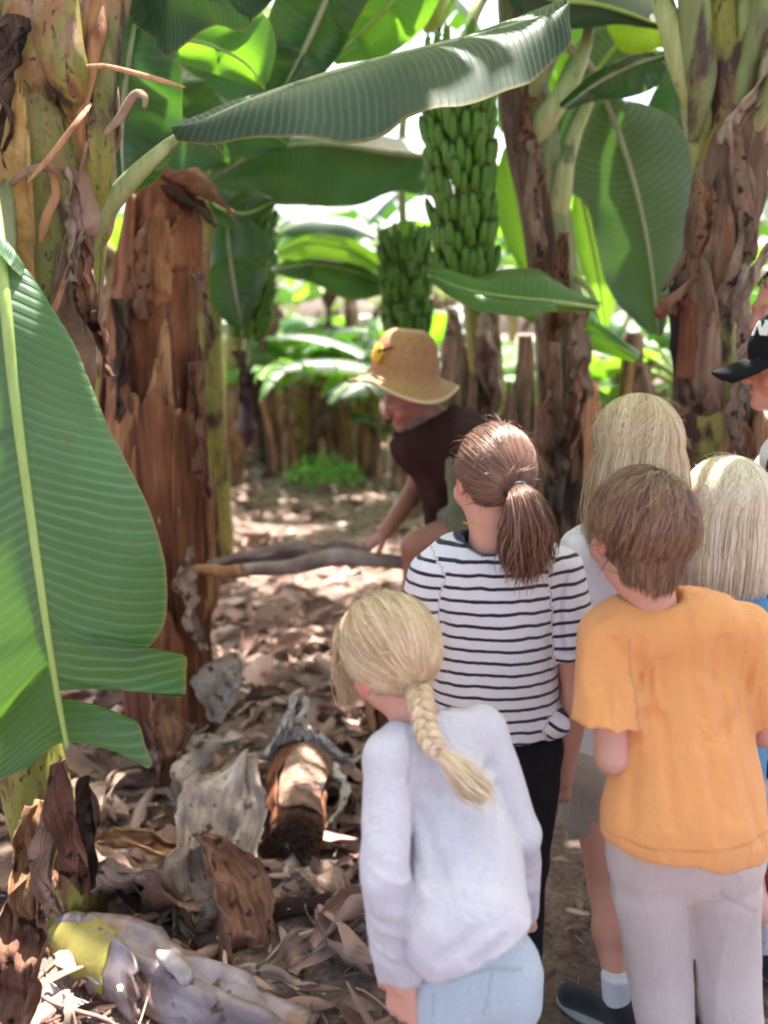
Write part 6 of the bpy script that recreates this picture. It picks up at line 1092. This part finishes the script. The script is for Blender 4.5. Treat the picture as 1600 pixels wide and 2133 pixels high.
sdf_mesh('shirt', [C_(J['SL'], J['SR'], .075, .075, .04), C_(P(1742, 940, Y), P(1748, 1260, Y), .19, .18, .05, SX, None, True), C_(J['SL'], J['SL']*.4+J['EL']*.6, .075, .08, .03, None, None, True), C_(J['SR'], J['SR']*.4+J['ER']*.6, .075, .08, .03, None, None, True), C_(J['Nb'], C+np.array([0, 0, -.08]), .07, .07, .006, neg=True)], .008, M['greycloth'], G, cloth_disp(.006, (15, 15, 6), 71))
sdf_mesh('trousers', [C_(J['HL'], J['HR'], .13, .13, .04), C_(J['HL'], J['KL'], .11, .085, .02), C_(J['HR'], J['KR'], .11, .085, .02), C_(J['KL'], J['FL'], .085, .07, .02), C_(J['KR'], J['FR'], .085, .07, .02)], .009, M['black'], G)
shoe(G, J['FL'], J['fd'], 1.15, 'sole'); shoe(G, J['FR'], J['fd'], 1.15, 'sole')
r = np.random.default_rng(70); n = 900; hd = hairline(n, r, .3, -.3); hc = C+A@np.array([0, -.012, .02])*1.08; rs = np.array([.079, .098, .095])*1.08; sl = slerp(hd, nrm(hd+np.array([0, -.5, -.5])), np.linspace(0, 1, 6)); strands('hair', hc+(sl*(rs+.006))@A.T, (sl*rs)@A.T, .003, M['h_boy'], G, seed=14)
# ---------- man in straw hat
G = thing('person', 'bearded man in wide straw hat and dark brown T-shirt leaning down to a banana stalk', 'person', [P(980, 1200, 3.1)[0], 3.1, 0])
Y = 3.1; C = P(853, 826, Y); A = fr(np.array([-.85, -.25, -.42]), np.array([-.4, 0, 1]))
J = dict(C=C, A=A, s=1.06, Nb=P(935, 885, Y), SL=P(985, 925, Y-.17), SR=P(900, 920, Y+.17), EL=P(1020, 1050, Y-.22), ER=P(862, 1025, Y+.12), WL=P(985, 1110, Y-.2), WR=P(803, 1108, Y-.04), HL=P(1050, 1065, Y-.08), HR=P(1050, 1060, Y+.12), fd=np.array([-1., 0, 0]), hs=1.0,
    hdR=np.array([-.72, -.05, -.55]), pnR=np.array([-.45, 0.1, -.9]), thR=np.array([-.35, -.9, .1]), cuR=.5)
J['KL'] = P(868, 1138, Y-.18); J['FL'] = P(872, 1360, Y-.14); J['KR'] = np.array([J['HR'][0]-.06, 3.2, .48]); J['FR'] = np.array([J['HR'][0]+.03, 3.22, .08])
mskin = (.33, .14, .10)
sdf_mesh('body', body_prims(J, 1.13, .040, .060), .0052, M['skin'], G, colfn=skin_cols(C, A, 1.06, mskin))
sh = [C_(J['SL'], J['SR'], .075, .075, .05), E_(P(945, 888, Y), (.10, .13, .075), .05), C_(P(925, 940, Y), P(925, 1075, Y), .125, .075, .06, (np.array([0, 1., 0]), 1.15)), C_(P(975, 940, Y), P(1030, 1050, Y+.02), .135, .125, .06), C_(J['SR'], J['SR']*.35+J['ER']*.65, .075, .07, .03, None, None, True), C_(J['SL'], J['SL']*.4+J['EL']*.6, .075, .08, .03, None, None, True), E_(P(868, 925, Y), (.10, .14, .10), .06),
      C_(J['Nb'], C, .062, .066, .006, neg=True), E_(C+A@np.array([0, .04, -.03]), (.09, .11, .12), .02, A, neg=True)]
sdf_mesh('shirt', sh, .007, M['maroon'], G, cloth_disp(.010, (12, 12, 6), 81, shear=(.6, 0)))
sdf_mesh('shorts', [C_(J['HL']+[-.03, 0, 0], J['HR'], .125, .125, .05), C_(J['HL']+[-.03, 0, 0], J['HL']*.35+J['KL']*.65, .105, .092, .03, None, None, True), C_(J['HR'], J['HR']*.35+J['KR']*.65, .105, .1, .03, None, None, True), C_(P(938, 965, Y-.17), P(955, 1060, Y-.17), .020, .034, .03)], .008, M['olive'], G, cloth_disp(.007, (15, 15, 10), 85))
shoe(G, J['FR'], J['fd'], 1.15)
fL = J['FL']; z0 = fL[2]-.07
sdf_mesh('boot', [C_(fL+[0, 0, .03], fL, .045, .045, .02), C_(fL, fL+[-.15, 0, -.02], .045, .038, .03)], .007, M['shoe'], G)
S = thing('foot_stump', 'low cut stump under the raised foot of the man, hidden behind the children', 'stump', [fL[0]-.05, fL[1], 0]); tt, ff = trunk(S, 'brown', [np.array([fL[0]-.05, fL[1], -.03]), np.array([fL[0]-.05, fL[1], (z0-.01)/2]), np.array([fL[0]-.05, fL[1], z0-.01])], [.15, .14, .13], 77, .01, n=20, k=30)
for j in range(5): sheath(S, ['tan', 'brown'][j % 2], ff, j*70, j*70+60, 0, .9, .01, .01, .04, 300+j, .01, 'dry_sheath', n=10, k=8)
r = np.random.default_rng(91); n = 1100; an_ = r.normal(size=n)*.75; hd = nrm(np.stack([np.sin(an_), np.cos(an_)*.9+.1, -.95+.22*r.normal(size=n)-.15*np.cos(an_)], -1)); hc = C+A@np.array([0, .0, -.005]); rs = np.array([.064, .092, .108])*1.06
sl = np.repeat(hd[:, None], 5, 1); tt = np.linspace(0, 1, 5)[None, :, None]; pth = hc+(sl*rs)@A.T-A[:, 2]*(tt*.022*r.random((n, 1, 1)))+(sl*tt*.010)@A.T; strands('beard', pth, (sl*rs)@A.T, .0016, M['h_grey'], G, seed=15)
n = 700; hd = hairline(n, r, .1, -.5); hd = hd[hd[:, 2] < .3]; n = len(hd); sl = slerp(hd, nrm(hd+np.array([0, -.3, -.6])), np.linspace(0, 1, 6)); hc = C+A@np.array([0, -.012, .02])*1.06; rs = np.array([.077, .096, .095])*1.06; strands('hair', hc+(sl*(rs+.004))@A.T, (sl*rs)@A.T, .003, M['h_grey'], G, seed=16)
# hat (lathe)
ax = nrm(np.array([.10, -.05, 1])); hx = nrm(np.cross(np.array([0, 1., 0]), ax)); hy = np.cross(ax, hx); hb = P(842, 782, Y)
prof = [(.0, .178), (.03, .176), (.06, .168), (.088, .150), (.108, .12), (.118, .085), (.124, .045), (.128, .012), (.138, -.004), (.160, -.018), (.185, -.030), (.206, -.042), (.214, -.047)]
pf = spline([(a, 0, b) for a, b in prof], 44); k = 72; an = (np.arange(k)*2*np.pi/k)[None]
rr = pf[:, :1]*(1+0*an); zz = pf[:, 2:]+0*an; ss = np.linspace(0, 1, 44)[:, None]; wv = np.clip(ss-.6, 0, 1)/.4; zz = zz+wv**1.5*(.016*np.sin(2*an+.6)+.012*np.sin(3*an+2)); rr = rr*(1+wv*.04*np.sin(3*an)); rr = rr*(1-.02*(ss < .5)); dent = np.exp(-((rr*np.cos(an)-.0)/.04)**2-((rr*np.sin(an)+0)/.06)**2)*(ss < .3); zz = zz-.012*dent
V = hb+(rr*np.cos(an))[..., None]*hx*1.0+(rr*np.sin(an))[..., None]*hy+zz[..., None]*ax
hat = mesh('straw_hat', V.reshape(-1, 3), gridf(44, k, 0, True), M['straw'], G, attrs={'q': (ss+0*an).ravel()}); md = hat.modifiers.new('t', 'SOLIDIFY'); md.thickness = .005; md.offset = -1
fc_ = hb+hx*-.106+hy*-.078+ax*.078; nn = nrm(-hx*1.0-hy*.55+ax*.25); e1 = nrm(np.cross(nn, ax)); e2 = np.cross(nn, e1); mb = MB(); mb.add(*[x for x in (lambda V, L: (V, L))(*tube_arr([fc_-nn*.006, fc_+nn*.006, fc_+nn*.010], [.030, .030, .018], 20, 1, e1))])
for i in range(10):
    a = i*.628; p = fc_+nn*.004+(e1*math.cos(a)+e2*math.sin(a))*.026; mb.tube([p-nn*.004, p+nn*.004], .012, 8, ref=e1)
mb.build('yellow_flower', M['yellow'], hat)
V, L = tube_arr(spline([fc_+hx*.05-hy*.03+ax*.03, fc_+hx*.025-hy*.025+ax*.022, fc_+hx*.0-hy*.015+ax*.01], 10), [*np.linspace(.004, .011, 10)], 8); mesh('hat_trim', V, L, M['brown'], hat)
